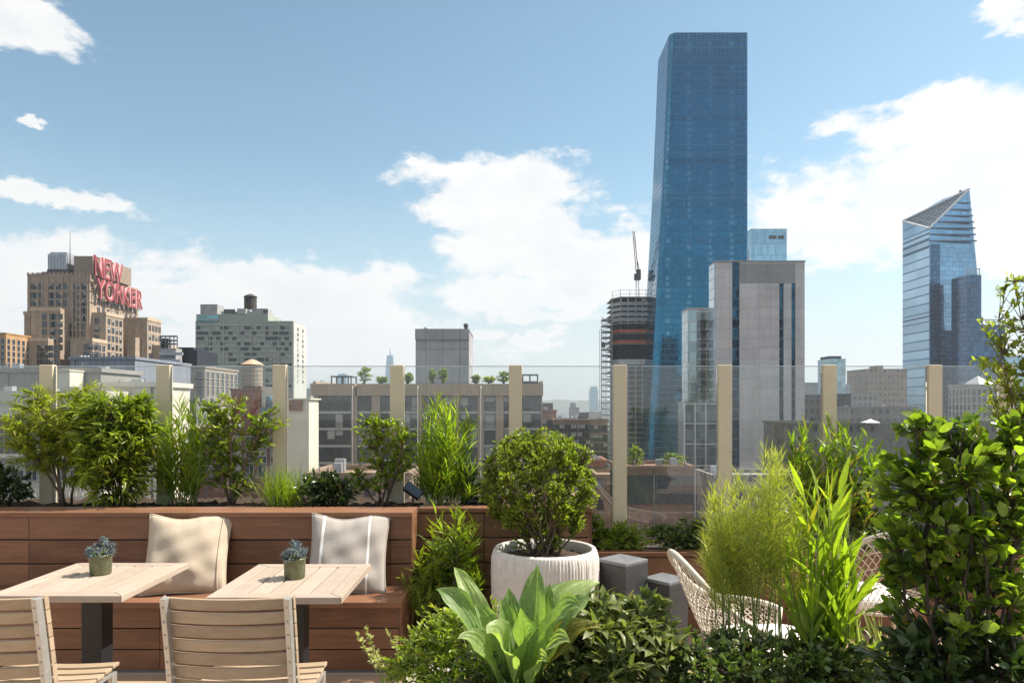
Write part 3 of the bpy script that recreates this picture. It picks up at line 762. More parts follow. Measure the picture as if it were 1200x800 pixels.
for a, c in bays:
    for k, (t_, bt) in enumerate(rowpx):
        w = zx(c) - zx(a); z1_, z0_ = PZ(t_, Y0) - .05, PZ(bt, Y0) + .05
        f = MB(); ya = Y0 + .35
        nn = max(1, round(w / 1.5))
        for i in range(nn + 1):
            x = zx(a) + .05 + (w - .1) * i / nn; f.box(x - .05, x + .05, ya - .1, ya + .05, z0_, z1_)
        for z in (z0_ + .04, z0_ + (z1_ - z0_) * .3, z1_ - .04): f.box(zx(a) + .06, zx(c) - .06, ya - .06, ya + .04, z - .035, z + .035)
        fo = f.build('window', M['winframe_dark'], mb_)
        g = MB(); 
        for i in range(nn):
            xa, xb = zx(a) + .1 + (w - .1) * i / nn, zx(a) + (w - .1) * (i + 1) / nn
            g.box(xa, xb, ya + .06, ya + .09, z0_ + .02, z1_ - .02, 0)
            q = rg.random()
            if q < .38: g.box(xa + .02, xb - .02, ya + .054, ya + .0595, z1_ - (z1_ - z0_) * rg.choice((.35, .6, .97)), z1_ - .1, 1)
        g.build('pane', [M['winglass'], M['curtaincloth']], fo)
# roof garden things
pe = thing('rooftop_pergola', 'dark steel pergola frame on the roof of the glazed block', 'pergola', (PX(400, 128), 128, zt))
b = MB()
for px in (388.5, 394.5, 402, 411.5):
    for y in (126, 130): b.box(PX(px, 126) - .1, PX(px, 126) + .1, y - .1, y + .1, zt, PZ(441.5, 126))
b.build('post', M['winframe_dark'], pe)
b = MB(); b.box(PX(387.6, 126), PX(412.6, 126), 125.8, 130.2, PZ(441.5, 126) + .002, PZ(440.2, 126)); b.build('roof_beam', M['winframe_dark'], pe)
fo = thing('roof_shelter', 'small dark roof shelter at the right end of the glazed block', 'roof shelter', (PX(621, 123), 123, zt))
b = MB(); 
for px in (612.5, 621, 630): b.box(PX(px, 122) - .12, PX(px, 122) + .12, 122, 122.25, zt, PZ(439.5, 122))
b.box(PX(612, 122), PX(630.6, 122), 121.9, 124.5, PZ(439.5, 122) + .002, PZ(438.3, 122)); b.box(PX(612, 122), PX(630.6, 122), 124.0, 124.3, zt, PZ(446, 122)); b.build('frame', M['winframe_dark'], fo)
ph = bld('panel_tower', 'plain grey metal-panelled tower standing behind the roof garden', PX(519, 150), 158)
MB().box(PX(487, 150), PX(549.5, 150), 150, 166, GZ, PZ(387, 150)).build('wall', panelwall('grey_metal_panel', (.37, .365, .375), 3.6, 3.5, .07, .05, .55, .6), ph)
b = MB(); b.box(PX(486.5, 149.9), PX(550, 149.9), 149.7, 149.99, PZ(398, 150), PZ(387, 150) + .3); b.box(PX(486.5, 149.9), PX(550, 149.9), 150, 166.2, PZ(387, 150) + .003, PZ(387, 150) + .3); b.build('parapet', panelwall('upper_grey_panel', (.33, .325, .335), 3.6, 9, .07, .04, .6, .6), ph)
b = MB(); b.lathe((PX(546, 151), 151, PZ(387, 150) + .31), [(.35, 0), (.35, .5), (.5, .5), (.5, 1.1), (.2, 1.3)], 10); b.build('vent_cowl', M['roofdark'], ph)
b = MB(); b.lathe((PX(500.5, 152), 152, PZ(387, 150) + .31), [(.9, 0), (.8, .35), (.45, .65), (0, .75)], 12); b.build('roof_dome', M['metalgrey'], ph)

# ------------------------------------------------------------------ far skyline
M['farblue'] = curtain('far_blue_glass', (.22, .40, .52), (.35, .45, .5), 12, 9, .7, .15, .1, .3, .1)
wt = bld('skyscraper', 'very distant pale blue spired tower behind the roof garden', PX(456.5, 4500), 4530)
r0, r1 = PX(461.5, 4500) - PX(456.5, 4500), PX(460, 4500) - PX(456.5, 4500); c = PX(456.5, 4500)
sq = [(c - r0, 4500, GZ), (c + r0, 4500, GZ), (c + r0, 4555, GZ), (c - r0, 4555, GZ)]
zt_ = PZ(416, 4500)
MB().loft([sq, [(c - r0, 4500, PZ(440, 4500)), (c + r0, 4500, PZ(440, 4500)), (c + r0, 4555, PZ(440, 4500)), (c - r0, 4555, PZ(440, 4500))], [(c - r1, 4508, zt_), (c + r1, 4508, zt_), (c + r1, 4547, zt_), (c - r1, 4547, zt_)]]).build('glass_shaft', M['farblue'], wt)
MB().tube([(c, 4527, zt_), (c, 4527, PZ(403, 4500))], [4, 1.2], 6).build('spire', M['metalgrey'], wt)
wt2 = bld('skyscraper', 'distant blue flat-topped tower right of the brick roofs', PX(696, 4200), 4230)
MB().prism([(PX(691, 4200), 4200), (PX(701, 4200), 4200), (PX(701, 4200), 4250), (PX(691, 4200), 4250)], GZ, PZ(456, 4200)).build('glass_shaft', M['farblue'], wt2)
MB().prism([(PX(692, 4203), 4203), (PX(700, 4203), 4203), (PX(700, 4203), 4246), (PX(692, 4203), 4246)], PZ(456, 4200) + .1, PZ(452.5, 4200)).build('crown', M['farblue'], wt2)
rg = random.Random(21)
fm = [masonry('far_masonry_grey', (.28, .27, .26), (.06, .07, .08), 5, 4), masonry('far_masonry_brown', (.27, .19, .14), (.05, .05, .06), 5, 4), masonry('far_masonry_pale', (.42, .38, .33), (.08, .08, .09), 6, 4), M['farblue']]
def far_building(px0, px1, py, Y, m, label, group):
    o = bld('distant_building', label, PX((px0 + px1) / 2, Y), Y, 'building', group)
    d = (px1 - px0) / F * Y
    MB().box(PX(px0, Y), PX(px1, Y), Y, Y + max(12, d * .8), GZ, PZ(py, Y)).build('wall', m, o)
    b = MB(); a = px0 + (px1 - px0) * rg.uniform(.1, .5); b.box(PX(a, Y), PX(a + (px1 - px0) * .35, Y), Y + 3, Y + 9, PZ(py, Y) + .01, PZ(py, Y) + rg.uniform(2, 5)); b.build('roof_plant', M['roofgrey'], o)
for i in range(70):
    Y = rg.uniform(700, 3600); px = rg.uniform(-60, 1260); w = rg.uniform(14, 40) * 1000 / (Y + 400); py = rg.uniform(470, 490) + 12000 / Y * rg.uniform(.4, 1.2)
    far_building(px, px + w, py, Y, rg.choice(fm[:3]), 'hazy low building on the far city skyline', 'far low buildings')
for px0, px1, py, Y, k, lab in ((363, 375, 449, 3300, 3, 'faint bluish block left of the pergola, far off'), (375, 379, 446, 3600, 3, 'thin faint tower left of the pergola, far off'), (396, 406, 438, 3500, 3, 'pale blue far tower seen through the pergola'), (345, 352, 446, 2500, 3, 'faint stepped tower right of the green slab'), (352, 364, 455, 2200, 0, 'faint grey block right of the green slab')):
    far_building(px0, px1, py, Y, fm[k], lab, None)

# brick blocks right of the glazed block
def rblock(lab, px0, px1, py, Y, c, wins, depth=14, w=None, g=None):
    return block('brick_building', lab, px0, px1, py, Y, depth, brickwall('brick_' + lab[:9], c), wins, w or WDARK, .4)
o = rblock('reddish brick block beside the right end of the glazed block', 628, 652, 482, 175, (.30, .16, .11), (4, 6, 490, 560))
b = MB(); b.box(PX(634, 178), PX(648, 178), 178, 182, PZ(482, 175), PZ(472, 178)); b.build('plant_room', M['roofdark'], o)
o = rblock('long brown brick block with rows of small windows', 650, 691, 493, 165, (.255, .165, .11), (12, 9, 497, 580))
b = MB(); b.box(PX(668, 170), PX(679, 170), 170, 173, PZ(493, 165) + 1.2, PZ(477, 170)); b.box(PX(669, 170), PX(675, 170), 170.4, 172.6, PZ(477, 170) + .002, PZ(472, 170)); b.build('roof_tank', M['metalgrey'], o)
b = MB()
for px in (668.4, 673, 678.4): b.box(PX(px, 170) - .12, PX(px, 170) + .12, 170.1, 170.4, PZ(493, 165), PZ(493, 165) + 1.19)
b.box(PX(679.5, 170), PX(690, 170), 170, 175, PZ(493, 165), PZ(483, 170)); b.build('roof_plant', M['roofdark'], o)
rblock('pale brown brick block next to the building site tower', 690, 712, 492, 185, (.34, .255, .18), (4, 6, 497, 560))
rblock('low red brick block below the pale brown one', 684, 710, 541, 120, (.30, .145, .11), (4, 3, 546, 590), 8)
rblock('reddish brown low building behind the cream post by the plinths', 726, 812, 549, 90, (.24, .135, .10), (9, 2, 556, 590), 8, WDARK[:2])
rblock('tall brown brick flank behind the boxwood ball', 600, 662, 512, 150, (.23, .16, .115), (8, 5, 517, 580), 6)

# ------------------------------------------------------------------ building site tower with crane
Y0 = 480
ct = bld('construction_tower', 'unfinished concrete tower with bare floors and orange netting', PX(735, Y0), Y0 + 15)
def chpoly(e=0, z=None):
    q = [(PX(719, Y0) - e, Y0 + 9), (PX(727, Y0) - e * .5, Y0 - e), (PX(762, Y0) + e, Y0 - e), (PX(762, Y0) + e, Y0 + 32), (PX(719, Y0) - e, Y0 + 32)]
    return q
b = MB(); b.prism([(x + (2 if x < PX(730, Y0) else -2), y + (2.5 if y < Y0 + 20 else -3)) for x, y in chpoly()], GZ, PZ(352, Y0)); b.build('core', plain('site_core', (.07, .072, .078), .9, 0, .3, .1), ct)
slabs = MB(); cols = MB(); i = 0; py = 348.0
zs = []
while py < 560: zs.append(PZ(py, Y0)); py += 6.1
for z in zs: slabs.prism(chpoly(.4), z - .28, z + .28)
slabs.build('floor_slab', M['concrete'], ct)
for k, (x, y) in enumerate([(PX(720, Y0), Y0 + 10), (PX(727.5, Y0), Y0 + .6), (PX(736, Y0), Y0 + .6), (PX(745, Y0), Y0 + .6), (PX(753, Y0), Y0 + .6)]):
    for a, c_ in zip(zs[1:], zs[:-1]): cols.box(x - .4, x + .4, y - .4, y + .4, a + .281, c_ - .281)
cols.build('column', M['concrete'], ct)
def netting(name, py0, py1, m):
    b = MB(); p = chpoly(.75); z0_, z1_ = PZ(py1, Y0), PZ(py0, Y0)
    for k in (0, 1):
        (xa, ya), (xb, yb) = p[k], p[k+1]; nseg = 8
        rows_ = [[(xa + (xb - xa) * i / nseg, ya + (yb - ya) * i / nseg - .15 * math.sin(i * 1.9), z) for i in range(nseg + 1)] for z in (z0_, (z0_ + z1_) / 2 + .2, z1_)]
        vs = [q for r in rows_ for q in r] + [(q[0], q[1] + .12, q[2]) for r in rows_ for q in r]; n_ = nseg + 1
        fs = [(r * n_ + i, r * n_ + i + 1, (r + 1) * n_ + i + 1, (r + 1) * n_ + i) for r in range(2) for i in range(nseg)]
        fs += [tuple(3 * n_ + j for j in reversed(f)) for f in fs]
        b.add(vs, fs)
    b.build(name, m, ct)
M['orange'] = plain('orange_net', (.42, .12, .06), .8, 0, .25, .5); M['whitenet'] = plain('white_debris_net', (.55, .53, .52), .9, 0, .25, .6); M['blacknet'] = plain('black_net', (.014, .016, .022), .9, 0, .4, .5)
netting('safety_netting', 386, 389.5, M['orange']); netting('safety_netting', 398.5, 402.5, M['orange'])
for a, c_ in ((380.5, 385), (391, 397), (404, 410), (411, 420)): netting('dark_netting', a, c_, M['blacknet'])
netting('debris_netting', 421, 427, M['whitenet'])
for k in range(4): netting('edge_screen', 355 + k * 6.2, 357.6 + k * 6.2, plain('edge_screen_%d' % k, (.34, .36, .38), .7, 0, .2, .5))
# hoist and scaffold side
b = MB()
for py in range(374, 600, 7): b.box(PX(706.5, 478), PX(718, 478), 478, 489, PZ(py, 478) - .35, PZ(py, 478) + .35)
b.build('hoist_landing', M['concrete'], ct)
b = MB()
for px in (704.5, 706.8, 711, 717):
    for y in (477.5, 486): b.box(PX(px, 478) - .16, PX(px, 478) + .16, y - .16, y + .16, GZ, PZ(371 if px > 705 else 385, 478))
for py in range(371, 600, 7): b.bar((PX(704.5, 477), 477, PZ(py, 477)), (PX(711, 477), 477, PZ(py + 7, 477)), .18, .18)
b.build('scaffold', M['metalgrey'], ct)
MB().box(PX(705, 476), PX(709, 476), 474, 476.5, PZ(407, 476), PZ(401, 476)).build('hoist_car', M['roofdark'], ct)
b = MB()
for x, y in [(PX(720, Y0), Y0 + 9), (PX(727, Y0), Y0), (PX(738, Y0), Y0), (PX(749, Y0), Y0), (PX(757, Y0), Y0)]: b.box(x - .15, x + .15, y - .15, y + .15, zs[0] + .29, zs[0] + 5)
for z in (zs[0] + 2, zs[0] + 4.8):
    p = chpoly()
    for k in (0, 1): b.bar((*p[k], z), (*p[k+1], z), .2, .2)
b.build('guard_rail', M['metalgrey'], ct)
cr = thing('tower_crane', 'luffing tower crane standing on top of the unfinished tower', 'crane', (PX(745, 500), 500, PZ(348, 500)))
def lattice(b, a, c, w, n, r=.2):
    a, c = Vector(a), Vector(c); d = (c - a).normalized(); s = d.cross(Vector((0, 1, 0))); s = s.normalized() if s.length > .1 else Vector((1, 0, 0)); q = d.cross(s)
    for i in (-1, 1):
        for j in (-1, 1): b.bar(a + (s * i + q * j) * w, c + (s * i + q * j) * w * .8, r, r)
    for k in range(n):
        p0, p1 = a.lerp(c, k / n), a.lerp(c, (k + 1) / n); sg_ = 1 if k % 2 else -1
        b.bar(p0 + (s * sg_ - q) * w, p1 + (-s * sg_ - q) * w, r * .7, r * .7); b.bar(p0 + (q * sg_ + s) * w, p1 + (-q * sg_ + s) * w, r * .7, r * .7)
b = MB(); lattice(b, (PX(747, 500), 500, PZ(352, 500)), (PX(747, 500), 500, PZ(327, 500)), 1.0, 7); b.build('mast', M['metalgrey'], cr)
b = MB(); lattice(b, (PX(746.5, 500), 500, PZ(318, 500)), (PX(742.5, 500), 500, PZ(271, 500)), .7, 12, .22); b.build('jib', M['roofdark'], cr)
b = MB(); b.box(PX(743.5, 500), PX(750.5, 500), 498, 502, PZ(328, 500), PZ(321, 500)); b.box(PX(746, 500), PX(750.5, 500), 498.4, 501.6, PZ(321, 500) + .01, PZ(316, 500)); b.build('cab', M['roofdark'], cr)
b = MB(); b.bar((PX(749, 500), 500, PZ(316, 500)), (PX(747, 500), 500, PZ(306, 500)), .4, .4); b.bar((PX(747, 500), 500, PZ(306, 500)), (PX(743.2, 500), 500, PZ(279, 500)), .15, .15); b.build('stay', M['roofdark'], cr)

# ------------------------------------------------------------------ the tall blue glass tower
Y0 = 450
gt = bld('skyscraper', 'tallest blue glass tower with rounded corner, tapering to its flat top', PX(820, Y0), Y0 + 18)
M['tower_front'] = curtain('deep_blue_glass', (.014, .140, .250), (.022, .152, .248), 1.5, 3.9, .9, .04, .10, .14, .13, .006, 13.5)
def towring(z):
    tt = min(1.0, (z - GZ) / (PZ(38.5, Y0) - GZ))
    for (ta, xa), (tb, xb) in zip(TAPER[:-1], TAPER[1:]):
        if ta <= tt <= tb + 1e-6: xl = xa + (xb - xa) * (tt - ta) / (tb - ta); break
    xr = PX(876.3, Y0); yb = Y0 + 37; r = 4.5
    pts = [(xr, Y0 + .6), (xr, yb), (xl, yb)]
    for k in range(7):
        a = math.pi + (math.pi / 2) * k / 6
        pts.append((xl + r + r * math.cos(a), Y0 + r + r * math.sin(a)))
    pts.append((xr - .6, Y0))
    return [(x, y, z) for x, y in pts]
def tz(py): return (PZ(py, Y0) - GZ) / (PZ(38.5, Y0) - GZ)
TAPER = [(0, PX(758, Y0)), (tz(470), PX(764, Y0)), (tz(400), PX(767, Y0)), (tz(290), PX(773.5, Y0)), (tz(200), PX(778.5, Y0)), (tz(120), PX(782, Y0)), (tz(60), PX(784.3, Y0)), (1, PX(785.5, Y0))]
zt_ = PZ(38.5, Y0)
levels = [GZ + (zt_ - GZ) * i / 24 for i in range(25)]
b = MB(); b.loft([towring(z) for z in levels], smooth=False); b.build('glass_skin', M['tower_front'], gt)
b = MB()
for py in (66.5, 56, 46.5, 38.8, 180, 170, 232, 226): z = PZ(py, Y0); b.loft([[(x + (x - PX(830, Y0)) * .0012, y + (-.12 if y < Y0 + 20 else .12), zz) for x, y, zz in towring(z)] for z in (z - .25, z + .25)])
b.build('floor_band', plain('steel_blue_band', (.07, .19, .28), .35, .6, .1, .1), gt)
b = MB()
for i in range(18):
    x = PX(792, Y0) + i * 2.6
    b.box(x, x + .25, Y0 - .2, Y0 - .003, PZ(66, Y0), zt_ - .5)
b.build('crown_fin', plain('blue_fin', (.07, .20, .33), .3, .6, .1, .1), gt)

# unseen blocks added behind the camera, only for the tall tower to mirror
for lab, xa, xb, y, top, c in (('dark tower at our back, mirrored in the foot of the tall blue tower', 208, 246, -150, 104, (.05, .055, .06)), ('tan block at our back, mirrored low in the tall blue tower', 248, 290, -120, 44, (.30, .23, .17)), ('grey block at our back, mirrored low in the tall blue tower', 165, 206, -120, 30, (.2, .2, .2))):
    o = bld('office_block', lab, (xa + xb) / 2, y)
    MB().box(xa, xb, y - 30, y, GZ, top).build('wall', masonry('behind_' + lab[:4], c, (.03, .035, .04), 3, 3.8, .6, .55), o)
# ------------------------------------------------------------------ grey panelled tower in front of it
Y0 = 250
gp = bld('panelled_tower', 'square grey panelled tower with blue window slots in front of the tall glass one', PX(890, Y0), Y0 + 13)
x0, x1, zt_ = PX(838.5, Y0), PX(943, Y0), PZ(307, Y0)
M['greypanel'] = panelwall('pale_grey_panel', (.50, .465, .455), 60, 3.55, .06, .06, .6, .7)
def gx(q): return PX(690 + q / 2.105, Y0)
slots = [(354, 372), (470, 481), (500, 510)]
b = MB(); b.box(x0, gx(354), Y0, Y0 + 7.5, GZ, zt_); b.box(gx(372), gx(470), Y0, Y0 + 7.5, GZ, zt_); b.box(gx(481), gx(500), Y0, Y0 + 7.5, GZ, zt_); b.box(gx(510), x1, Y0, Y0 + 7.5, GZ, zt_)
b.box(gx(470), gx(481), Y0 + .002, Y0 + 7.5, PZ(332, Y0), zt_); b.box(gx(500), gx(510), Y0 + .002, Y0 + 7.5, PZ(332, Y0), zt_)
b.build('wall', M['greypanel'], gp)
M['slot'] = curtain('slot_glass', (.018, .075, .13), (.05, .10, .14), 2.7, 3.55, .75, .07, .06, .2, .4)
for k, (a, c) in enumerate(slots): MB().box(gx(a) + .004, gx(c) - .004, Y0 + .5, Y0 + 3, GZ, zt_ - .2 if k == 0 else PZ(332, Y0) - .003).build('window_slot', M['slot'], gp)
MB().box(gx(373), gx(509), Y0 - .12, Y0 - .004, PZ(331.5, Y0), PZ(309, Y0)).build('louvre_panel', panelwall('darker_louvre_panel', (.27, .265, .265), 60, .8, .05, .03, .8, .6), gp)
b = MB(); b.box(x0 - .2, x1 + .2, Y0 - .25, Y0 + 7.7, zt_ + .003, zt_ + .5); b.build('coping', M['roofgrey'], gp)
b = MB(); b.box(x0 - .4, x0 - .004, Y0 + .5, Y0 + 7, GZ, zt_ - .3); b.build('side_glazing', curtain('pale_side_glass', (.45, .55, .62), (.5, .53, .55), 3, 3.55, .6, .1, .06, .12, .15), gp)
b = MB()
for i in range(60): z = zt_ - 3.55 * i - 8.4; (z > GZ) and b.box(gx(413), gx(470) , Y0 - .04, Y0 - .002, z - .05, z + .05)
b.build('panel_joint', M['roofgrey'], gp)
# narrow glass block beside it, with hoist balconies
Y0 = 262
ng = bld('glass_block', 'narrow glass block with stacked hoist platforms left of the grey tower', PX(818, Y0), Y0 + 10)
MB().box(PX(806, Y0), PX(832.5, Y0), Y0, Y0 + 9, GZ, PZ(363, Y0)).build('glass_skin', curtain('pale_green_glass', (.30, .38, .40), (.5, .53, .54), 3.1, 3.7, .7, .08, .1, .1, .3), ng)
b = MB()
for i in range(28): z = PZ(376 + i * 11.8, Y0); b.box(PX(818.5, Y0), PX(837, Y0), Y0 - 2.2, Y0 - .003, z - .2, z + .2)
b.build('platform', M['roofdark'], ng)
b = MB()
for px in (818.5, 826.5, 836.5): b.box(PX(px, Y0) - .12, PX(px, Y0) + .12, Y0 - 2.1, Y0 - 1.85, GZ, PZ(364, Y0))
b.build('hoist_mast', M['metalgrey'], ng)
b = MB()
rg = random.Random(8)
for i in range(20):
    z = PZ(375 + i * 11.8, Y0); b.box(PX(819, Y0), PX(827 + rg.random() * 6, Y0), Y0 - 1.0, Y0 - .3, z + .25 - 3, z + .2 - 3 + rg.uniform(1.2, 2.6))
b.build('dark_screen', plain('teal_screen', (.05, .075, .08), .4, 0, .4, .5), ng)
b = MB(); b.box(PX(805.4, Y0), PX(833, Y0), Y0 - .3, Y0 + 9.2, PZ(363, Y0) + .003, PZ(363, Y0) + .7); b.build('coping', M['winframe'], ng)
wg = block('glass_block', 'low white-framed glass box at the foot of the narrow glass block', 802, 840, 472, 205, 8, curtain('grey_green_glass', (.12, .15, .16), (.2, .22, .22), 2.2, 2.6, .5, .1, .05, .06, .5), None, parapet=.3)
b = MB()
for px in (802, 814.5, 827, 840): b.box(PX(px, 204.8) - .12, PX(px, 204.8) + .12, 204.6, 204.99, GZ, PZ(472, 205))
for py in (473, 496, 520, 545): b.box(PX(802, 204.8), PX(840, 204.8), 204.5, 204.598, PZ(py, 204.8) - .12, PZ(py, 204.8) + .12)
b.build('white_frame', plain('white_frame_paint', (.7, .7, .7), .5, 0, .05, 1), wg)
# light blue tower behind
Y0 = 560
bt = block('glass_tower', 'small pale blue glass tower top peeking over the grey panelled tower', 880, 922, 269, Y0, 25, curtain('light_blue_glass', (.30, .46, .56), (.32, .45, .52), 2.2, 9, .8, .1, .1, .06, .12), None, parapet=.6)
b = MB(); b.box(PX(901, Y0), PX(910, Y0), Y0 - .2, Y0 - .01, PZ(280, Y0), PZ(276, Y0)); b.box(PX(912, Y0), PX(919, Y0), Y0 - .2, Y0 - .01, PZ(280, Y0), PZ(276, Y0)); b.build('louvre', M['roofdark'], bt)
MB().box(PX(878, Y0 + 8), PX(879.9, Y0), Y0 + 4, Y0 + 24, GZ, PZ(291, Y0)).build('side_wing', M['metalgrey'], bt)

# ------------------------------------------------------------------ sloped-top glass tower at right
Y0 = 600
hy = bld('skyscraper', 'blue glass tower with slanted triangular top near the right edge', PX(1110, Y0), Y0 + 20)
def HP(px, py, Y): return (PX(px, Y), Y, PZ(py, Y))
xl = PX(1089, Y0); Yb = xl * F / (1057.8 - 600)
N_ = Vector((xl, Y0, PZ(268.6, Y0))); A_ = Vector((PX(1136, Y0 + 4), Y0 + 4, PZ(222.5, Y0 + 4))); L_ = Vector((xl, Yb, PZ(260.2, Yb)))
B0 = Vector((xl, Y0, GZ)); R0 = Vector((PX(1172, Y0), Y0 + 4, GZ)); LB = Vector((xl, Yb, GZ)); RB = Vector((PX(1172, Y0), Yb, GZ))
Bk = Vector((A_.x, Yb, A_.z + 3))
fn = curtain('blue_grey_glass', (.21, .36, .51), (.20, .31, .42), 3.0, 3.9, .85, .06, .08, .10, .15, .012)
b = MB(); b.add([N_, A_, R0, B0], [(3, 2, 1, 0)]); b.add([A_, R0, RB, Bk], [(0, 1, 2, 3)]); b.add([LB, RB, Bk, L_], [(0, 3, 2, 1)][:1]); b.add([A_, Bk, L_], [(0, 1, 2)]); b.build('front_glass', fn, hy)
b = MB(); b.add([N_, B0, LB, L_], [(0, 3, 2, 1)]); b.build('side_glass', curtain('lit_blue_side_glass', (.30, .44, .56), (.13, .24, .34), 50, 7.8, .85, .08, .0, .14, .08, .008), hy)  # left face lighter than the front: its lighting put into the colour
def dark(px0, px1, py0, py1):
    pass
b = MB(); b.box(PX(1091, Y0), PX(1101.5, Y0), Y0 - .35, Y0 - .05, GZ, PZ(286, Y0)); b.build('dark_glass_strip', curtain('dark_slot_glass', (.06, .13, .22), (.06, .12, .18), 3, 3.9, .8, .06, .05, .1, .2), hy)
M['louvre'] = plain('dark_blue_louvre', (.07, .13, .20), .5, .3, .1, .1)
for py in (236, 244, 251.5, 259, 266.5, 274, 281.5):
    z = PZ(py, Y0); t_ = (PZ(222.5, Y0) - z) / (PZ(222.5, Y0) - GZ); xr_ = A_.x + (R0.x - A_.x) * t_
    lx = xl if z < N_.z else xl + (A_.x - xl) * (z - N_.z) / (A_.z - N_.z)
    MB().box(lx + .4, xr_ - .6, Y0 - .3 + 4 * (lx - xl) / 34, Y0 + 1.5 + 3 * (lx - xl) / 40, z - 1.0, z).build('louvre_band', M['louvre'], hy)
for z in (N_.z - 3, N_.z - 8.4, N_.z - 13.8, PZ(370, Y0)): MB().box(xl - .3, xl - .05, Y0 + .3, Yb - .5, z - .9, z + .2).build('louvre_band', M['louvre'], hy)
b = MB()
for a, c in ((N_, A_), (A_, L_), (L_, N_)): b.bar(a + Vector((0, 0, .9)), c + Vector((0, 0, .9)), 1.5, 1.2)
b.build('roof_edge', plain('pale_roof_edge', (.6, .62, .64), .5, .2, .05, .2), hy)
b = MB()
for k in range(1, 8):
    f = k / 8; b.bar(N_.lerp(A_, f) + Vector((0, 0, .7)), L_.lerp(A_, f) + Vector((0, 0, .7)), .32, .32); b.bar(N_.lerp(L_, f) + Vector((0, 0, .7)), A_.lerp(L_, f) + Vector((0, 0, .7)), .32, .32); b.bar(L_.lerp(N_, f) + Vector((0, 0, .75)), A_.lerp(N_, f) + Vector((0, 0, .75)), .32, .32)
b.build('roof_lattice', M['metalgrey'], hy)
b = MB(); b.add([N_ + Vector((0, 0, .2)), A_ + Vector((0, 0, .2)), L_ + Vector((0, 0, .2))], [(0, 1, 2)]); b.build('roof_glass', plain('dark_roof_glass', (.06, .11, .16), .12, .3, .4, .1), hy)
MB().box(PX(1124, Y0 + 10), PX(1125.5, Y0 + 10), Y0 + 8, Y0 + 10, PZ(236, Y0), PZ(223.5, Y0 + 10)).build('roof_mast', M['roofdark'], hy)
dk = bld('glass_tower', 'dark blue glass block whose tall part stands in for a reflection on the slanted-top tower', PX(1155, 570), 580)
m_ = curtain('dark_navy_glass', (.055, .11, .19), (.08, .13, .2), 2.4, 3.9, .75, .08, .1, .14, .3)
b = MB(); b.box(PX(1133, 570), PX(1150, 570), 570, 590, GZ, PZ(322, 570)); b.build('tall_reflection_block', m_, dk)  # tall block stands in for a dark reflection on the tower's flank
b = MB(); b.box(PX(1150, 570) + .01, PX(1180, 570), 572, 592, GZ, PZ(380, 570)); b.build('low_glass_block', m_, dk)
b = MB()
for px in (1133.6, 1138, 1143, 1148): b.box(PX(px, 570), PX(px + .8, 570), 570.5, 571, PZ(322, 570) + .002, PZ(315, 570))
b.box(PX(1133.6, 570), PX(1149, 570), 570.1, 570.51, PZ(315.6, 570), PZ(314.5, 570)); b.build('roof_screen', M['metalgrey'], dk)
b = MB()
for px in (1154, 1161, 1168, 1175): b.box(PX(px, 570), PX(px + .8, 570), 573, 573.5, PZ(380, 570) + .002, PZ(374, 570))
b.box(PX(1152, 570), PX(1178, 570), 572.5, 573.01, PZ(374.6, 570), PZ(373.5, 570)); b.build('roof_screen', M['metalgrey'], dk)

# ------------------------------------------------------------------ lower blocks at right
gb = block('glass_tower', 'slim glass tower with dark top behind the lone cream post', 972, 991, 421, 420, 16, curtain('grey_blue_glass', (.30, .42, .48), (.4, .46, .48), 2.5, 3.8, .7, .1, .08, .1, .2), None, parapet=.4)
MB().box(PX(972.5, 421), PX(986, 421), 421, 434, PZ(421, 420) + .5, PZ(419, 421) + 1).build('roof_screen', M['roofdark'], gb)
MB().box(PX(991.1, 421), PX(996, 421), 421, 434, GZ, PZ(450, 421)).build('side_wing', M['metalgrey'], gb)
block('office_block', 'dark grey office block between the grey tower and the slim glass one', 943, 966, 464, 300, 18, masonry('dark_grey_facade', (.13, .125, .125), (.05, .055, .06), 2.2, 3.6, .6, .5), None)
block('office_block', 'pale grey flat block behind the dark grey office block', 936, 972, 449, 520, 20, panelwall('pale_concrete', (.40, .40, .41), 6, 4, .1, .05), None)
block('glass_tower', 'black glass slab right of the cream post', 979, 997, 463, 280, 14, curtain('black_glass', (.035, .05, .07), (.05, .06, .07), 2, 3.6, .6, .1, .08, .1, .3), None)
o = block('brick_building', 'large pinkish brown brick block left of the slanted-top tower', 1016, 1063, 433, 500, 30, masonry('pinkish_brick', (.33, .245, .205), (.07, .07, .08), 3.1, 4.2, .5, .5, .15), None)
MB().box(PX(1027, 504), PX(1035, 504), 504, 514, PZ(433, 500) + .5, PZ(428, 504)).build('stair_bulkhead', brickwall('bulkhead_brick', (.30, .23, .19)), o)
block('office_block', 'low dull grey block with white roof boxes at right', 997, 1075, 478, 260, 20, masonry('grey_street_front', (.20, .19, .18), (.06, .06, .07), 2.6, 3.4, .5, .5), None)
block('office_block', 'low grey stepped block beneath the pinkish brick one', 992, 1030, 462, 420, 20, masonry('stepped_grey', (.27, .265, .26), (.08, .08, .09), 3, 4, .5, .5), None)
block('warehouse', 'long low grey warehouse behind the leafy right shrubs', 940, 1230, 498, 170, 26, masonry('warehouse_front', (.15, .14, .13), (.04, .044, .05), 1.7, 3.4, .45, .4, .3, dead=.3), None)
o = block('office_block', 'grey framed block with dark windows beside the wispy tree', 1138, 1176, 452, 230, 12, plain('pale_stone', (.36, .35, .34), .85, 0, .1, .2), (6, 4, 455, 490), [window_mesh('window', 1.1, 1.9, .08, .1, 1, 1)])
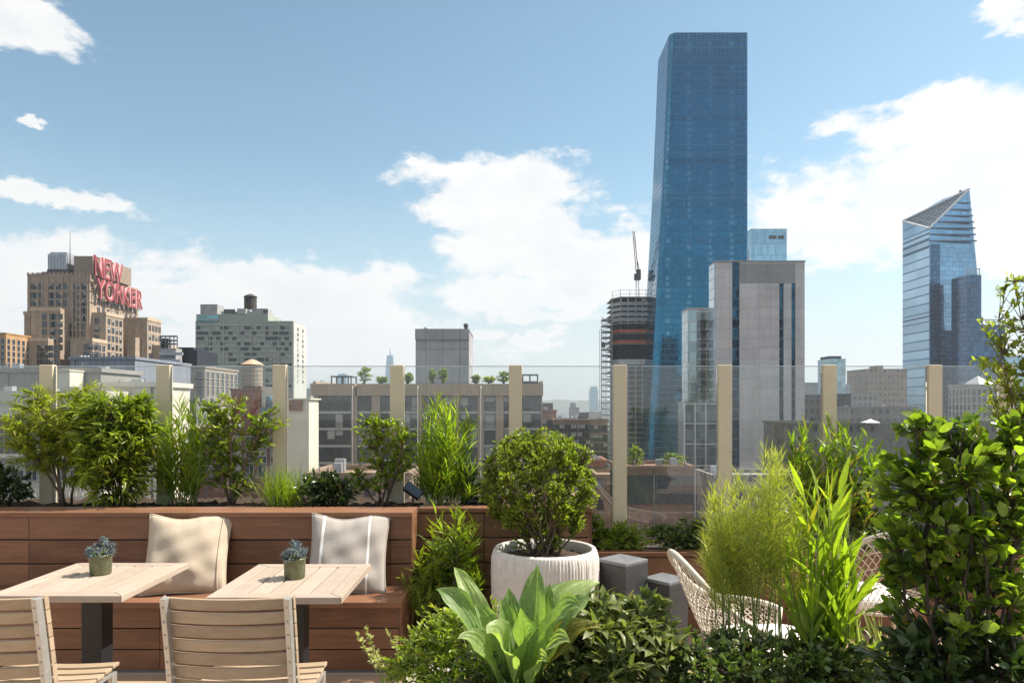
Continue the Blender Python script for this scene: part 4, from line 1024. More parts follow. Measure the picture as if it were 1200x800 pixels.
b = MB(); xa, xb = PX(1150, 230), PX(1168, 230); z_ = PZ(452, 230) + .65; b.add([(xa, 231, z_), (xb, 231, z_), (xb, 240, z_), (xa, 240, z_), ((xa + xb) / 2, 235.5, z_ + 2.8)], [(0, 1, 4), (1, 2, 4), (2, 3, 4), (3, 0, 4), (3, 2, 1, 0)]); b.build('white_roof', plain('white_roof_paint', (.7, .7, .7), .6, 0, .05, .4), o)
tk = thing('roof_tent', 'small white peaked canopy on a low roof behind the shrubs', 'canopy', (PX(1020, 168), 168, PZ(497, 168)))
b = MB(); xa, xb = PX(1012, 168), PX(1028, 168); z_ = PZ(495, 168); b.add([(xa, 166.5, z_), (xb, 166.5, z_), (xb, 169.7, z_), (xa, 169.7, z_), ((xa + xb) / 2, 168, z_ + .9)], [(0, 1, 4), (1, 2, 4), (2, 3, 4), (3, 0, 4), (3, 2, 1, 0)]); b.build('canvas', plain('white_canvas', (.75, .75, .74), .7, 0, .05, .4), tk)
b = MB()
for x in (xa + .1, xb - .1):
    for y in (166.7, 169.5): b.box(x - .04, x + .04, y - .04, y + .04, PZ(498, 170), z_ - .001)
b.build('pole', M['metalgrey'], tk)
block('glass_tower', 'sliver of a pale blue tower at the right picture edge', 1193, 1225, 417, 700, 20, curtain('edge_blue_glass', (.30, .46, .56), (.4, .5, .55), 3, 4, .7, .1, .08, .1, .15), None)
# street-level fill that shows in the gaps
rg = random.Random(33)
fills = [(-60, 230, 470, 130, 'grey'), (700, 760, 560, 110, 'brown'), (835, 945, 560, 120, 'grey'), (360, 480, 560, 75, 'brown'), (560, 700, 585, 95, 'brown')]
labs = ['broad grey block behind the cream building at far left', 'low brown roof at the foot of the building site tower', 'low grey roof at the foot of the grey panelled tower', 'low brown roof in front of the glazed block at left', 'low brown roof in front of the glazed block at right']
for (a, c, py, Y, k), lab in zip(fills, labs):
    block('city_building', lab, a, c, py, Y, 10, masonry('fill_' + lab[:8], (.22, .21, .2) if k == 'grey' else (.25, .17, .12), (.05, .05, .06), 2.4, 3.2), None)

# ------------------------------------------------------------------ terrace: benches and planters
SEAT = .45
XB0, XB1 = -4.6, -.685
pb = thing('planter_bench', 'long reddish wooden bench built against a raised planter wall', 'bench', (-2.6, 4.7, 0))
def planks(x0, x1, y0, y1, z0, n, h, gap, joints=()):
    b = MB()
    xs = [x0] + [j for j in joints if x0 < j < x1] + [x1]
    for i in range(n):
        for a, c in zip(xs[:-1], xs[1:]):
            b.box(a + .0015, c - .0015, y0, y1, z0 + i * h + gap / 2, z0 + (i + 1) * h - gap / 2)
    b.box(x0 + .01, x1 - .01, y1 + .002, y1 + .012, z0 + gap / 2, z0 + n * h - gap / 2, 1)  # black backing sheet added so no light shows through the gaps
    return b
b = MB()
for i in range(3): 
    for a, c in ((XB0, -2.9), (-2.898, XB1)): b.box(a, c, 4.41 + i * .145, 4.41 + i * .145 + .141, SEAT - .036, SEAT)
b.build('seat', M['ipe'], pb, .003)
planks(XB0, XB1 - .02, 4.44, 4.465, .015, 3, .1325, .007, (-2.2,)).build('front_panel', [M['ipe'], M['black']], pb, .002)
MB().box(XB1 - .018, XB1 - .002, 4.44, 5.118, .0, SEAT - .038).build('end_panel', M['ipe_y'], pb, .002)
planks(XB0, XB1 + .005, 4.84, 4.866, SEAT - .02, 3, .1635, .009, (-3.29, -.83)).build('back_panel', [M['ipe'], M['black']], pb, .002)
MB().box(XB1 - .018, XB1 + .005, 4.868, 5.12, SEAT - .02, .905).build('side_panel', M['ipe_y'], pb, .002)
b = MB(); b.box(XB0, -2.2, 4.825, 4.965, .912, .945); b.box(XB0, -2.6, 4.968, 5.10, .912, .945); b.box(-2.198, XB1 + .008, 4.825, 4.965, .912, .945); b.box(-2.598, XB1 + .008, 4.968, 5.10, .912, .945); b.build('cap', M['ipe'], pb, .003)
def soil(name, x0, x1, y0, y1, z, parent, seed):
    rg = np.random.default_rng(seed); nx, ny = max(4, int((x1 - x0) / .035)), max(4, int((y1 - y0) / .035))
    X, Yg = np.meshgrid(np.linspace(x0, x1, nx), np.linspace(y0, y1, ny), indexing='ij')
    Z = z + rg.normal(0, .012, X.shape) + .015 * np.sin(X * 9 + seed) * np.sin(Yg * 11)
    V = np.stack([X, Yg, Z], -1).reshape(-1, 3)
    i = np.arange(nx - 1)[:, None] * ny + np.arange(ny - 1)[None]; i = i.ravel()
    return nobj(name, V, [np.stack([i, i + ny, i + ny + 1, i + 1], 1)], M['soil'], parent)
soil('soil', XB0, XB1, 5.10, 5.75, .912, pb, 1)
p2 = thing('wooden_planter', 'recessed wooden planter section behind the tall bamboo grass', 'planter', (-.05, 5.3, 0))
planks(XB1 - .016, .56, 5.122, 5.146, .0, 5, .18, .009, (-.2,)).build('front_panel', [M['ipe'], M['black']], p2, .002)
MB().box(XB1 + .01, .58, 5.101, 5.26, .903, .935).build('cap', M['ipe'], p2, .003)
MB().box(.56, .58, 5.148, 5.75, .0, .90).build('side_panel', M['ipe_y'], p2, .002)
soil('soil', XB1 + .01, .56, 5.262, 5.75, .90, p2, 2)
p3 = thing('wooden_planter', 'low wooden planter running right behind the grey plinths', 'planter', (3, 5.3, 0))
planks(.585, 6.2, 5.2, 5.226, .0, 3, .188, .009, (2.2, 4.1)).build('front_panel', [M['ipe'], M['black']], p3, .002)
MB().box(.585, 6.2, 5.18, 5.30, .568, .60).build('cap', M['ipe'], p3, .003)
soil('soil', .585, 6.2, 5.302, 5.75, .57, p3, 3)
p4 = thing('stone_planter', 'pale edged planter full of mixed greenery in the foreground', 'planter', (1.5, 2.4, 0))
b = MB(); b.box(-.47, 3.9, 3.14, 3.22, 0, .5); b.box(-.47, -.39, 1.4, 3.138, 0, .5); b.box(-.388, 3.9, 1.4, 1.48, 0, .5); b.build('wall', plain('pale_stone_planter', (.34, .31, .27), .8, 0, .2, 14, .2), p4, .006)
soil('soil', -.389, 3.9, 1.482, 3.139, .47, p4, 4)

# ------------------------------------------------------------------ glass railing
gf = thing('glass_railing', 'clear glass railing between cream posts along the terrace edge', 'railing', (0, 5.5, 0))
postpx = [-80, 56.5, 193, 328.5, 465.5, 604, 726, 848.5, 971, 1094, 1178, 1300]
ZP = PZ(427.6, 5.5); ZG = PZ(429.5, 5.5)
for px in postpx:
    x = PX(px, 5.5); low = .585 if px > 640 else .90
    b = MB(); b.box(x - .052, x + .052, 5.47, 5.53, low - .3, ZP); b.build('post', M['post'], gf, .005)
for a, c in zip(postpx[:-1], postpx[1:]):
    x0, x1 = PX(a, 5.5) + .056, PX(c, 5.5) - .056; low = .585 if c > 640 else .90
    g = MB().box(x0, x1, 5.494, 5.506, low, ZG).build('pane', M['glass'], gf)
    MB().box(x0, x1, 5.493, 5.507, ZG + .0005, ZG + .006).build('edge_strip', M['steel'], gf)

# ------------------------------------------------------------------ tables
def cafe_table(label, cx, cy):
    t = thing('cafe_table', label, 'table', (cx, cy, 0), 'cafe tables at the bench')
    hw, hd, z0, z1 = .33, .365, .706, .74
    b = MB(); fw = .075
    def mitre(q):
        return b.add([(x, y, z0) for x, y in q] + [(x, y, z1) for x, y in q], [(3,2,1,0),(4,5,6,7),(0,1,5,4),(1,2,6,5),(2,3,7,6),(3,0,4,7)])
    g = .0012
    mitre([(-hw + g, -hd), (hw - g, -hd), (hw - fw - g, -hd + fw), (-hw + fw + g, -hd + fw)]); mitre([(-hw + fw + g, hd - fw), (hw - fw - g, hd - fw), (hw - g, hd), (-hw + g, hd)])
    b.build('frame', M['table_x'], t, .003, True)
    b = MB()
    mitre([(-hw, -hd + g), (-hw + fw, -hd + fw + g), (-hw + fw, hd - fw - g), (-hw, hd - g)]); mitre([(hw - fw, -hd + fw + g), (hw, -hd + g), (hw, hd - g), (hw - fw, hd - fw - g)])
    n = 5; w = (2 * hw - 2 * fw) / n
    for i in range(n): b.box(-hw + fw + i * w + .005, -hw + fw + (i + 1) * w - .005, -hd + fw + .002, hd - fw - .002, z0 + .004, z1 - .001)
    b.build('tabletop', M['table_y'], t, .003, True)
    b = MB(); b.box(-.055, .055, -.055, .055, .012, .69); b.build('post', M['black'], t, .004, True)
    b = MB(); b.box(-.20, .20, -.22, .22, 0, .011); b.build('base', M['black'], t, .003, True)
    b = MB(); b.box(-.27, .27, -.31, .31, .694, .7055); b.build('top_plate', M['black'], t, .002, True)  # plate widened under the boards so their gaps stay dark
    return t
t1 = cafe_table('whitewashed slatted cafe table, the left of the two, before the beige cushion', -2.243, 3.845)
t2 = cafe_table('whitewashed slatted cafe table, right of its twin, before the striped cushion', -1.158, 3.815)

# ------------------------------------------------------------------ slatted chairs
def slat_chair():
    t = thing('slatted_chair', 'x', 'chair', (0, 0, 0), 'slatted chairs at the tables')
    def yb(z): return -.235 - .075 * max(0, (z - .43) / .47) ** 1.15
    for s in (-1, 1):
        b = MB(); pts = [(s * .247, -.30, 0), (s * .247, -.245, .40)] + [(s * .247, yb(z), z) for z in (.5, .6, .7, .8, .9)]
        for p, q in zip(pts[:-1], pts[1:]):
            p, q = Vector(p), Vector(q); hx_, hy_ = .011, .021
            b.add([(p.x + i * hx_, p.y + j * hy_, p.z) for i, j in ((-1,-1),(1,-1),(1,1),(-1,1))] + [(q.x + i * hx_, q.y + j * hy_, q.z) for i, j in ((-1,-1),(1,-1),(1,1),(-1,1))], [(3,2,1,0),(4,5,6,7),(0,1,5,4),(1,2,6,5),(2,3,7,6),(3,0,4,7)])
        lg = b.build('leg', M['alu'], t, .002, True)
        for i in range(7):
            z = .52 + i * .0575; y = yb(z); k = MB()
            k.lathe((0, 0, 0), [(.0045, 0), (.004, .002), (0, .0022)], 8)
            k.v = [(s * .247 + vx, y - .0212 - vz, z + vy) for vx, vy, vz in k.v]
            k.build('bolt', M['bolt'], lg, 0, True)
        b = MB(); b.box(s * .247 - .011, s * .247 + .011, .195, .235, 0, .405); b.build('leg', M['alu'], t, .002, True)
    b = MB(); nseg = 12
    for i in range(7):
        z0 = .497 + i * .0585; z1 = z0 + .0475
        vs = []; fs = []
        for k in range(nseg + 1):
            x = -.264 + .528 * k / nseg; bow = -.040 * (1 - (x / .264) ** 2)
            for z, dy in ((z0, -.009), (z1, -.009), (z1, .009), (z0, .009)): vs.append((x, yb(z) + bow + dy + .0325, z))
        for k in range(nseg):
            for j in range(4): fs.append((k*4 + j, k*4 + (j+1) % 4, (k+1)*4 + (j+1) % 4, (k+1)*4 + j)[::-1])
        fs += [(0, 1, 2, 3)[::-1], tuple(nseg*4 + j for j in (3, 2, 1, 0))[::-1]]
        b.add(vs, fs)
    b.build('backrest', M['teak_x'], t, .004, True)
    b = MB()
    for i in range(8):
        y0 = -.225 + i * .06; y1 = y0 + .054; zz = .447 - .016 * math.sin(min(1, max(0, (y0 + .22) / .42)) * math.pi)
        vs, fs = [], []; ns = 8
        for k in range(ns + 1):
            x = -.262 + .524 * k / ns; dip = -.012 * (1 - (x / .262) ** 2)
            for y, dz in ((y0, -.018), (y1, -.018), (y1, 0), (y0, 0)): vs.append((x, y, zz + dip + dz))
        for k in range(ns):
            for j in range(4): fs.append((k*4 + j, k*4 + (j+1) % 4, (k+1)*4 + (j+1) % 4, (k+1)*4 + j)[::-1])
        fs += [(3, 2, 1, 0)[::-1], tuple(ns*4 + j for j in (0, 1, 2, 3))[::-1]]
        b.add(vs, fs)
    b.build('seat', M['teak_x'], t, .004, True)
    b = MB()
    for s in (-1, 1): b.box(s * .247 - .009, s * .247 + .009, -.225, .194, .392, .412)
    b.box(-.237, .237, .205, .225, .38, .405); b.box(-.237, .237, -.262, -.242, .38, .405); b.build('seat_frame', M['alu'], t, .002, True)
    return t
ch = slat_chair(); ch.location = (-1.147, 3.16, 0); ch['label'] = 'pale teak slatted chair with its whole back in view, facing the striped cushion'
c2 = copy_tree(ch); c2.location = (-2.145, 3.16, 0); c2.rotation_euler.z = R(-1); c2['label'] = 'pale teak slatted chair cut off by the left picture edge'

# ------------------------------------------------------------------ cushions
def cushion(name, label, cx, cy, z, half, m, tilt, yaw, roll, seed, flange=False):
    t = thing(name, label, 'cushion', (cx, cy, z), 'cushions on the wooden bench')
    rg = random.Random(seed); n = 40
    ph = [rg.uniform(0, 6.28) for _ in range(8)]
    def surf(u, v, side):
        x = half * u * (1 - .075 * (1 - v * v) * abs(u)) ; zz = half * v * (1 - .075 * (1 - u * u) * abs(v))
        e = max(0, (1 - abs(u) ** 2.6)) * max(0, (1 - abs(v) ** 2.6))
        th = .085 * e ** .55
        sag = .012 * math.sin(3.1 * u + ph[0]) * math.sin(2.3 * v + ph[1]) + .006 * math.sin(7 * u + 4 * v + ph[2]) * (1 - v) + .004 * math.sin(11 * v - 5 * u + ph[3])
        cr = .008 * math.sin(14 * (u * .4 + v) + ph[4]) * max(0, -v) * (1 - abs(u)) + .006 * math.sin(19 * u + ph[5]) * max(0, abs(v) - .5)
        zz += .012 * math.sin(4 * u + ph[6]) * max(0, v) - .02 * max(0, -v) * (1 - u * u) * .3
        return (x, side * (th + (sag + cr) * e ** .4 * (1 if side < 0 else .4)) if e > 0 else 0, zz)
    vs, fs = [], []
    for side in (-1, 1):
        for i in range(n + 1):
            for j in range(n + 1): vs.append(surf(-1 + 2 * i / n, -1 + 2 * j / n, side))
    for k in range(2):
        o_ = k * (n + 1) ** 2
        for i in range(n):
            for j in range(n):
                q = (o_ + i*(n+1) + j, o_ + (i+1)*(n+1) + j, o_ + (i+1)*(n+1) + j + 1, o_ + i*(n+1) + j + 1); fs.append(q if k == 0 else q[::-1])
    Mx = Matrix.Rotation(R(yaw), 4, 'Z') @ Matrix.Rotation(R(-tilt), 4, 'X') @ Matrix.Rotation(R(roll), 4, 'Y') @ Matrix.Translation((0, 0, half * .97))
    b = MB(); b.add([v for v in vs], fs, smooth=True); cv = b.build('cover', m, t, 0, True); cv.matrix_local = Mx
    e = MB(); rim = [surf(-1 + 2 * i / 30, -1, 1) for i in range(31)] + [surf(1, -1 + 2 * i / 30, 1) for i in range(1, 31)] + [surf(1 - 2 * i / 30, 1, 1) for i in range(1, 31)] + [surf(-1, 1 - 2 * i / 30, 1) for i in range(1, 30)]
    e.tube(rim, .0055, 6, closed=True); eo = e.build('piping', m, t, 0, True); eo.matrix_local = Mx
    if flange:
        f = MB(); f.tube([(surf(.80, v, -1)[0], surf(.80, v, -1)[1] - .001, surf(.80, v, -1)[2]) for v in [-.97 + 1.94 * i / 30 for i in range(31)]], .005, 6)
        fo = f.build('seam', m, t, 0, True); fo.matrix_local = Mx
    return t
cushion('bench_cushion', 'plain beige linen cushion behind the left table', -2.13, 4.60, SEAT + .005, .262, M['beige_fabric'], 24, 14, 2, 4, True)
cushion('bench_cushion', 'pale grey cushion with white stripes behind the right table', -1.08, 4.61, SEAT + .005, .258, M['grey_fabric'], 22, 8, 2.5, 9)

# ------------------------------------------------------------------ plinths, round planter, floodlight
def plinth(label, cx, cy, s, h, rz):
    t = thing('plinth', label, 'plinth', (cx, cy, 0), 'grey plinths', R(rz))
    MB().box(-s, s, -s, s, 0, h - .024).build('body', M['plinth'], t, .004, True)
    MB().box(-s, s, -s, s, h - .0225, h).build('top', M['plinth_top'], t, .004, True)
plinth('taller grey square plinth beside the round white planter', .735, 4.72, .118, .655, 42)
plinth('shorter grey square plinth behind the lattice chair back', 1.02, 4.72, .105, .53, 42)
pot = thing('round_planter', 'big round ribbed white planter holding a boxwood ball', 'planter', (.219, 4.72, 0))
rib = lambda a, z: .0035 * (1 + .5 * math.sin(a * 31)) * math.sin(a * 96 + .5 * math.sin(z * 17)) if 0.02 < z < .70 else 0
prof = [(.27, 0), (.30, .03)] + [(.30 + .055 * math.sin(min(1, z / .62) * 1.75), z) for z in [.06 + .04 * i for i in range(16)]] + [(.347, .69), (.343, .715), (.335, .728), (.318, .730), (.306, .722), (.302, .68), (.30, .60), (0, .60)]
MB().lathe((.219, 4.72, 0), prof, 384, fn=rib).build('shell', plain('white_ribbed_concrete', (.63, .59, .55), .75, 0, .1, 18, .15), pot)
rg = np.random.default_rng(2); a = rg.uniform(0, 6.28, 900); 
b = MB(); rings = []
for k, r in enumerate((.301, .25, .18, .1, .03)): rings.append([(.219 + r * math.cos(q), 4.72 + r * math.sin(q), .655 + .01 * random.random() + (.035 - .035 * (r / .3) ** 2)) for q in (2 * math.pi * i / 40 for i in range(40))])
b.loft(rings, cap=False, smooth=True)
for i in range(120):
    q, r = random.uniform(0, 6.28), .29 * math.sqrt(random.random()); s_ = random.uniform(.006, .016)
    b.obox(Matrix.Translation((.219 + r * math.cos(q), 4.72 + r * math.sin(q), .685 - .03 * (r / .3) ** 2)) @ Matrix.Rotation(random.uniform(0, 3), 4, (random.random(), random.random(), 1)), s_, s_ * .7, s_ * .5)
b.build('soil', M['soil'], pot)
fl_ = thing('floodlight', 'small black floodlight on a bracket beside the tall bamboo grass', 'floodlight', (PX(484, 5.25), 5.25, .91))
Mx = Matrix.Translation((0, 0, .13)) @ Matrix.Rotation(R(35), 4, 'Y') @ Matrix.Rotation(R(-20), 4, 'X')
b = MB(); b.obox(Mx, .07, .045, .035); b.build('housing', M['black'], fl_, .006, True)
b = MB(); b.obox(Mx @ Matrix.Translation((0, -.047, 0)), .06, .0015, .026); b.build('lens', M['winglass'], fl_, 0, True)
b = MB(); b.box(-.008, .008, -.008, .008, -.05, .13); b.build('bracket', M['black'], fl_, 0, True)

# ------------------------------------------------------------------ lattice lounge chairs
def lattice_chair(label):
    t = thing('lattice_chair', label, 'armchair', (0, 0, 0), 'lattice armchairs')
    TH = R(128)
    def rim(th):
        k = math.exp(-(th / R(44)) ** 2)
        return .40 + .10 * k, .545 + .355 * k - .05 * (abs(th) / TH) ** 6
    def S(th, u):
        r1, z1 = rim(th); r0, z0 = .27, .36
        r = r0 + (r1 - r0) * u ** .85; z = z0 + (z1 - z0) * u
        return Vector((-math.cos(th) * r, math.sin(th) * r * .98, z))
    b = MB(); n = 46
    for d in (-1, 1):
        for i in range(-14, n + 14):
            pts = []
            for k in range(15):
                u = k / 14; th = -TH + 2 * TH * (i + d * u * 7) / n
                if abs(th) <= TH: pts.append(S(th, u))
            if len(pts) > 1: b.tube(pts, .0028, 4)
    for u in (.2, .4, .6, .8): b.tube([S(-TH + 2 * TH * k / 48, u) for k in range(49)], .0028, 4)
    b.build('lattice', M['wire'], t, 0, True)
    b = MB(); path = [S(-TH, u / 6) for u in range(6)] + [S(-TH + 2 * TH * k / 60, 1) for k in range(61)] + [S(TH, 1 - u / 6) for u in range(1, 7)]
    b.tube(path, .016, 10); b.tube([S(-TH + 2 * TH * k / 48, 0) for k in range(49)] , .011, 8); b.build('rim', M['wire'], t, 0, True)
    for sx_, sy_ in ((-1, -1), (-1, 1), (1, -1), (1, 1)):
        MB().tube([(sx_ * .19, sy_ * .19, .36), (sx_ * .26, sy_ * .26, 0)], [.012, .009], 8).build('leg', M['wire'], t, 0, True)
    b = MB(); 
    rings = []
    for z, e in ((.362, .03), (.37, .005), (.40, 0), (.425, .004), (.438, .02), (.442, .06)):
        ring = []
        for k in range(40):
            a = 2 * math.pi * k / 40; ca, sa = math.cos(a), math.sin(a)
            q = (abs(ca) ** 4 + abs(sa) ** 4) ** -.25
            ring.append((.03 + (.265 - e) * q * ca, (.25 - e) * q * sa, z))
        rings.append(ring)
    b.loft(rings, smooth=True); b.build('seat_cushion', M['cushion'], t, 0, True)
    return t
lc = lattice_chair('ivory lattice armchair with white seat cushion behind the foreground greenery'); lc.location = (1.34, 3.78, 0); lc.rotation_euler.z = R(6)
l2 = copy_tree(lc); l2.location = (2.36, 4.72, 0); l2.rotation_euler.z = R(78); l2['label'] = 'second ivory lattice armchair, almost hidden behind the leafy right shrub'

# ------------------------------------------------------------------ foliage writers
UP = np.array([0, 0, 1.0])
def norm(a): return a / np.maximum(np.linalg.norm(a, axis=-1, keepdims=True), 1e-9)
class Leaves:
    def __init__(s, seed): s.v, s.q, s.t3, s.ti = [], [], [], []; s.n = 0; s.r = np.random.default_rng(seed)
    def _push(s, V, quads, tris, tint):
        N, k, _ = V.shape
        base = s.n + np.arange(N)[:, None, None] * k
        if len(quads): s.q.append((base + np.array(quads)[None]).reshape(-1, 4))
        if len(tris): s.t3.append((base + np.array(tris)[None]).reshape(-1, 3))
        s.v.append(V.reshape(-1, 3)); s.ti.append(np.repeat(tint, k)); s.n += N * k
    def frame(s, D, flat):
        D = norm(D); n0 = UP[None] * flat + s.r.normal(0, .55, D.shape)
        S = norm(np.cross(D, n0)); return D, S, np.cross(S, D)
    def oval(s, Pt, D, L, W, tint, fold=.12, curl=.25, flat=.9, sh=(.28, .40, .62, .42), simple=False, fine=False):
        Pt, D = np.atleast_2d(Pt), np.atleast_2d(D); D, S, Nn = s.frame(D, flat); N = len(Pt)
        L = np.broadcast_to(L, (N,))[:, None]; W = np.broadcast_to(W, (N,))[:, None]; c = curl * s.r.uniform(.2, 1.6, (N, 1)); f = fold
        def pt(u, v, w): return Pt + D * L * u + S * W * v + Nn * L * w
        a, wa, b_, wb = sh
        if fine:
            st_ = [(.13, wa * .55), (a + .06, wa), (b_ + .02, wb), (.86, wb * .55)]
            cv = lambda u: c * u * u
            V = np.stack([pt(0, 0, 0)] + [pt(u, w_, f * .6 - cv(u)) for u, w_ in st_] + [pt(1, 0, -c)] + [pt(u, -w_, f * .6 - cv(u)) for u, w_ in st_[::-1]] + [pt(u, 0, -cv(u)) for u, _ in st_], 1)
            q = []
            for k in range(3): q += [(10 + k, 1 + k, 2 + k, 11 + k), (11 + k, 8 - k, 9 - k, 10 + k)]
            s._push(V, q, [(0, 1, 10), (13, 4, 5), (0, 10, 9), (13, 5, 6)], tint); return
        if simple:
            V = np.stack([pt(0, 0, 0), pt(.5, .5, f - c * .2), pt(1, 0, -c), pt(.5, -.5, f - c * .2)], 1)
            s._push(V, [], [(0, 1, 2), (0, 2, 3)], tint); return
        V = np.stack([pt(0, 0, 0), pt(a, wa, f * .6), pt(b_, wb, f * .6 - c * .35), pt(1, 0, -c), pt(b_, -wb, f * .6 - c * .35), pt(a, -wa, f * .6), pt(a, 0, 0), pt(b_, 0, -c * .35)], 1)
        s._push(V, [(6, 1, 2, 7), (6, 7, 4, 5)], [(0, 1, 6), (7, 2, 3), (0, 6, 5), (7, 3, 4)], tint)
    def blade(s, Pt, D, L, W, tint, droop=.5, K=5, taper=1.0, basew=.35, fold=.1, flat=.3):
        Pt, D = np.atleast_2d(Pt), np.atleast_2d(D); N = len(Pt)
        L = np.broadcast_to(L, (N,)); W = np.broadcast_to(W, (N,)); dr = np.broadcast_to(droop, (N,))
        D0, S, _ = s.frame(D, flat); p = Pt.copy(); rows = []
        for k in range(K + 1):
            u = k / K
            w = (basew + (1 - basew) * min(1, u / .3)) * (1 - max(0, (u - .35) / .65) ** 1.6) + .02
            d = norm(D0 - UP[None] * (dr * u * 1.5)[:, None]); Nn = np.cross(S, d)
            rows += [p + S * (W * w * .5)[:, None] + Nn * (W * w * fold)[:, None], p.copy(), p - S * (W * w * .5)[:, None] + Nn * (W * w * fold)[:, None]]
            p = p + d * (L / K)[:, None]
        V = np.stack(rows, 1); q = []
        for k in range(K): a = 3 * k; q += [(a, a + 1, a + 4, a + 3), (a + 1, a + 2, a + 5, a + 4)]
        s._push(V, q, [], tint)
    def build(s, name, m, parent, smooth=False):
        FL = []
        if s.q: FL.append(np.concatenate(s.q))
        if s.t3: FL.append(np.concatenate(s.t3))
        return nobj(name, np.concatenate(s.v), FL, m, parent, np.clip(np.concatenate(s.ti), 0, 1), smooth)
def bez(a, b, c, n):
    t = np.linspace(0, 1, n)[:, None]; return (1 - t) ** 2 * a + 2 * t * (1 - t) * b + t * t * c
def blob(px, py, rx, ry, Y, ryd=None, w=None):
    """ellipsoid of crown around a point of the terrace: its bearing, height and size"""
    c = np.array(P(px, py, Y)); r = np.array([rx / F * Y, ryd if ryd else rx / F * Y * .8, ry / F * Y]); return c, r, (w or rx * ry)
def shrub(name, label, cat, base, blobs, lm, stem, ntw, lpt, L, W, seed, nst=5, shell=2.0, kind='oval', twr=.0022, str_=.008, group=None, upb=.35, along=.75, spread=.9, simple=False, sh=(.28, .40, .62, .42), droop=.5, parts=('foliage', 'stem'), light=.35, mstem=1.0, curl=.25, tintspan=.65, flat=.9, reach=None, fine=False):
    rg = np.random.default_rng(seed); base = np.array(base, float)
    root = thing(name, label, cat, tuple(base), group)
    w = np.array([b[2] for b in blobs], float); w /= w.sum()
    lv = Leaves(seed + 1); st = MB(); nodes = []
    for i in range(nst):
        c, r, _ = blobs[rg.choice(len(blobs), p=w)] if i >= len(blobs) else blobs[i]
        tip = c + r * np.array([rg.uniform(-.5, .5), rg.uniform(-.5, .5), rg.uniform(0, .6)])
        st0 = base + np.array([rg.normal(0, .02 * mstem), rg.normal(0, .02 * mstem), 0])
        mid = st0 + (tip - st0) * .45 + np.array([rg.normal(0, .05), rg.normal(0, .05), .12 * np.linalg.norm(tip - st0)])
        pts = bez(st0, mid, tip, 11); pts[1:] += rg.normal(0, .004 * mstem, (10, 3)); nodes.append(pts)
        st.tube(pts.tolist(), list(np.linspace(str_, twr * 1.2, 11)), 6)
    nod = np.concatenate([p[2:] for p in nodes])
    for k in range(ntw):
        c, r, _ = blobs[rg.choice(len(blobs), p=w)]
        d = norm(rg.normal(0, 1, 3)); rad = rg.random() ** (1 / (1 + shell)); tip = c + r * d * rad
        e = np.linalg.norm(nod - tip, axis=1) + np.maximum(0, nod[:, 2] - tip[2] + .02) * 1.5
        s0 = nod[rg.choice(np.argsort(e)[:3])]
        ln = np.linalg.norm(tip - s0)
        if reach and ln > reach: s0 = tip - (tip - s0) / ln * reach * rg.uniform(.7, 1)
        mid = (s0 + tip) / 2 + UP * .12 * ln * rg.uniform(-.3, 1) + rg.normal(0, .06, 3) * ln
        n = 7; pts = bez(s0, mid, tip, n); st.tube(pts[::2].tolist(), [twr * 1.3, twr, twr * .8, twr * .5], 4)
        m_ = max(2, int(rg.poisson(lpt))); u = np.sort(1 - along * rg.random(m_)); u[-1] = 1
        Pp = np.stack([np.interp(u, np.linspace(0, 1, n), pts[:, j]) for j in range(3)], 1)
        dd = norm(pts[-1] - pts[-3]); out = norm(rg.normal(0, 1, (m_, 3)) + norm(tip - c) * .5)
        D = norm(dd[None] * rg.uniform(.5, 1.1, (m_, 1)) + out * spread + UP * upb)
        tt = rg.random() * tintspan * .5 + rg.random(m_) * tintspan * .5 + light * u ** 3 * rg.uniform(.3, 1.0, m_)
        ll = L * rg.uniform(.6, 1.15, m_); ww = W * rg.uniform(.75, 1.15, m_) * (ll / L)
        if kind == 'oval': lv.oval(Pp, D, ll, ww, tt, simple=simple, sh=sh, curl=curl, flat=flat, fine=fine)
        else: lv.blade(Pp, D, ll, ww, tt, droop=droop, K=3, flat=flat)
    lv.build(parts[0], lm, root); st.build(parts[1], stem, root)
    return root
def bamboo(name, label, cat, base, tops, lm, stem, L, W, seed, nleaf=26, lo=.12, foot=.05, droop=.45, group=None, up=.75, jitter=.03, r=.0035, K=4, bend=.06, tintb=0., basefrac=.0):
    """upright culms carrying narrow leaves; tops are the points the culms reach"""
    rg = np.random.default_rng(seed); base = np.array(base, float); root = thing(name, label, cat, tuple(base), group)
    lv = Leaves(seed + 1); st = MB()
    for tp in tops:
        tp = np.array(tp, float); b0 = base + np.array([rg.normal(0, foot), rg.normal(0, foot * .7), 0]); b0[0] += (tp[0] - base[0]) * .45
        mid = (b0 + tp) / 2 + np.array([rg.normal(0, bend * .5), rg.normal(0, bend * .5), .02]); pts = bez(b0, mid, tp, 10)
        st.tube(pts.tolist(), list(np.linspace(r, r * .3, 10)), 5)
        n = nleaf; u = np.sort(rg.uniform(lo, 1, n)); u[-1] = 1
        Pp = np.stack([np.interp(u, np.linspace(0, 1, 10), pts[:, j]) for j in range(3)], 1)
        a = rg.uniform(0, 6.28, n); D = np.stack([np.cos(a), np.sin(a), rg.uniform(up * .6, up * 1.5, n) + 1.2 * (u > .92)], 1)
        ll = L * rg.uniform(.55, 1.1, n) * (1 - .25 * (u > .9)); ti = rg.random(n) * .55 + .45 * u * rg.uniform(.5, 1, n) + tintb
        lv.blade(Pp, D, ll, W * rg.uniform(.7, 1.1, n), ti, droop=droop * rg.uniform(.3, 1.5, n), K=K, flat=.6)
    lv.build('foliage', lm, root); st.build('stem', stem, root); return root
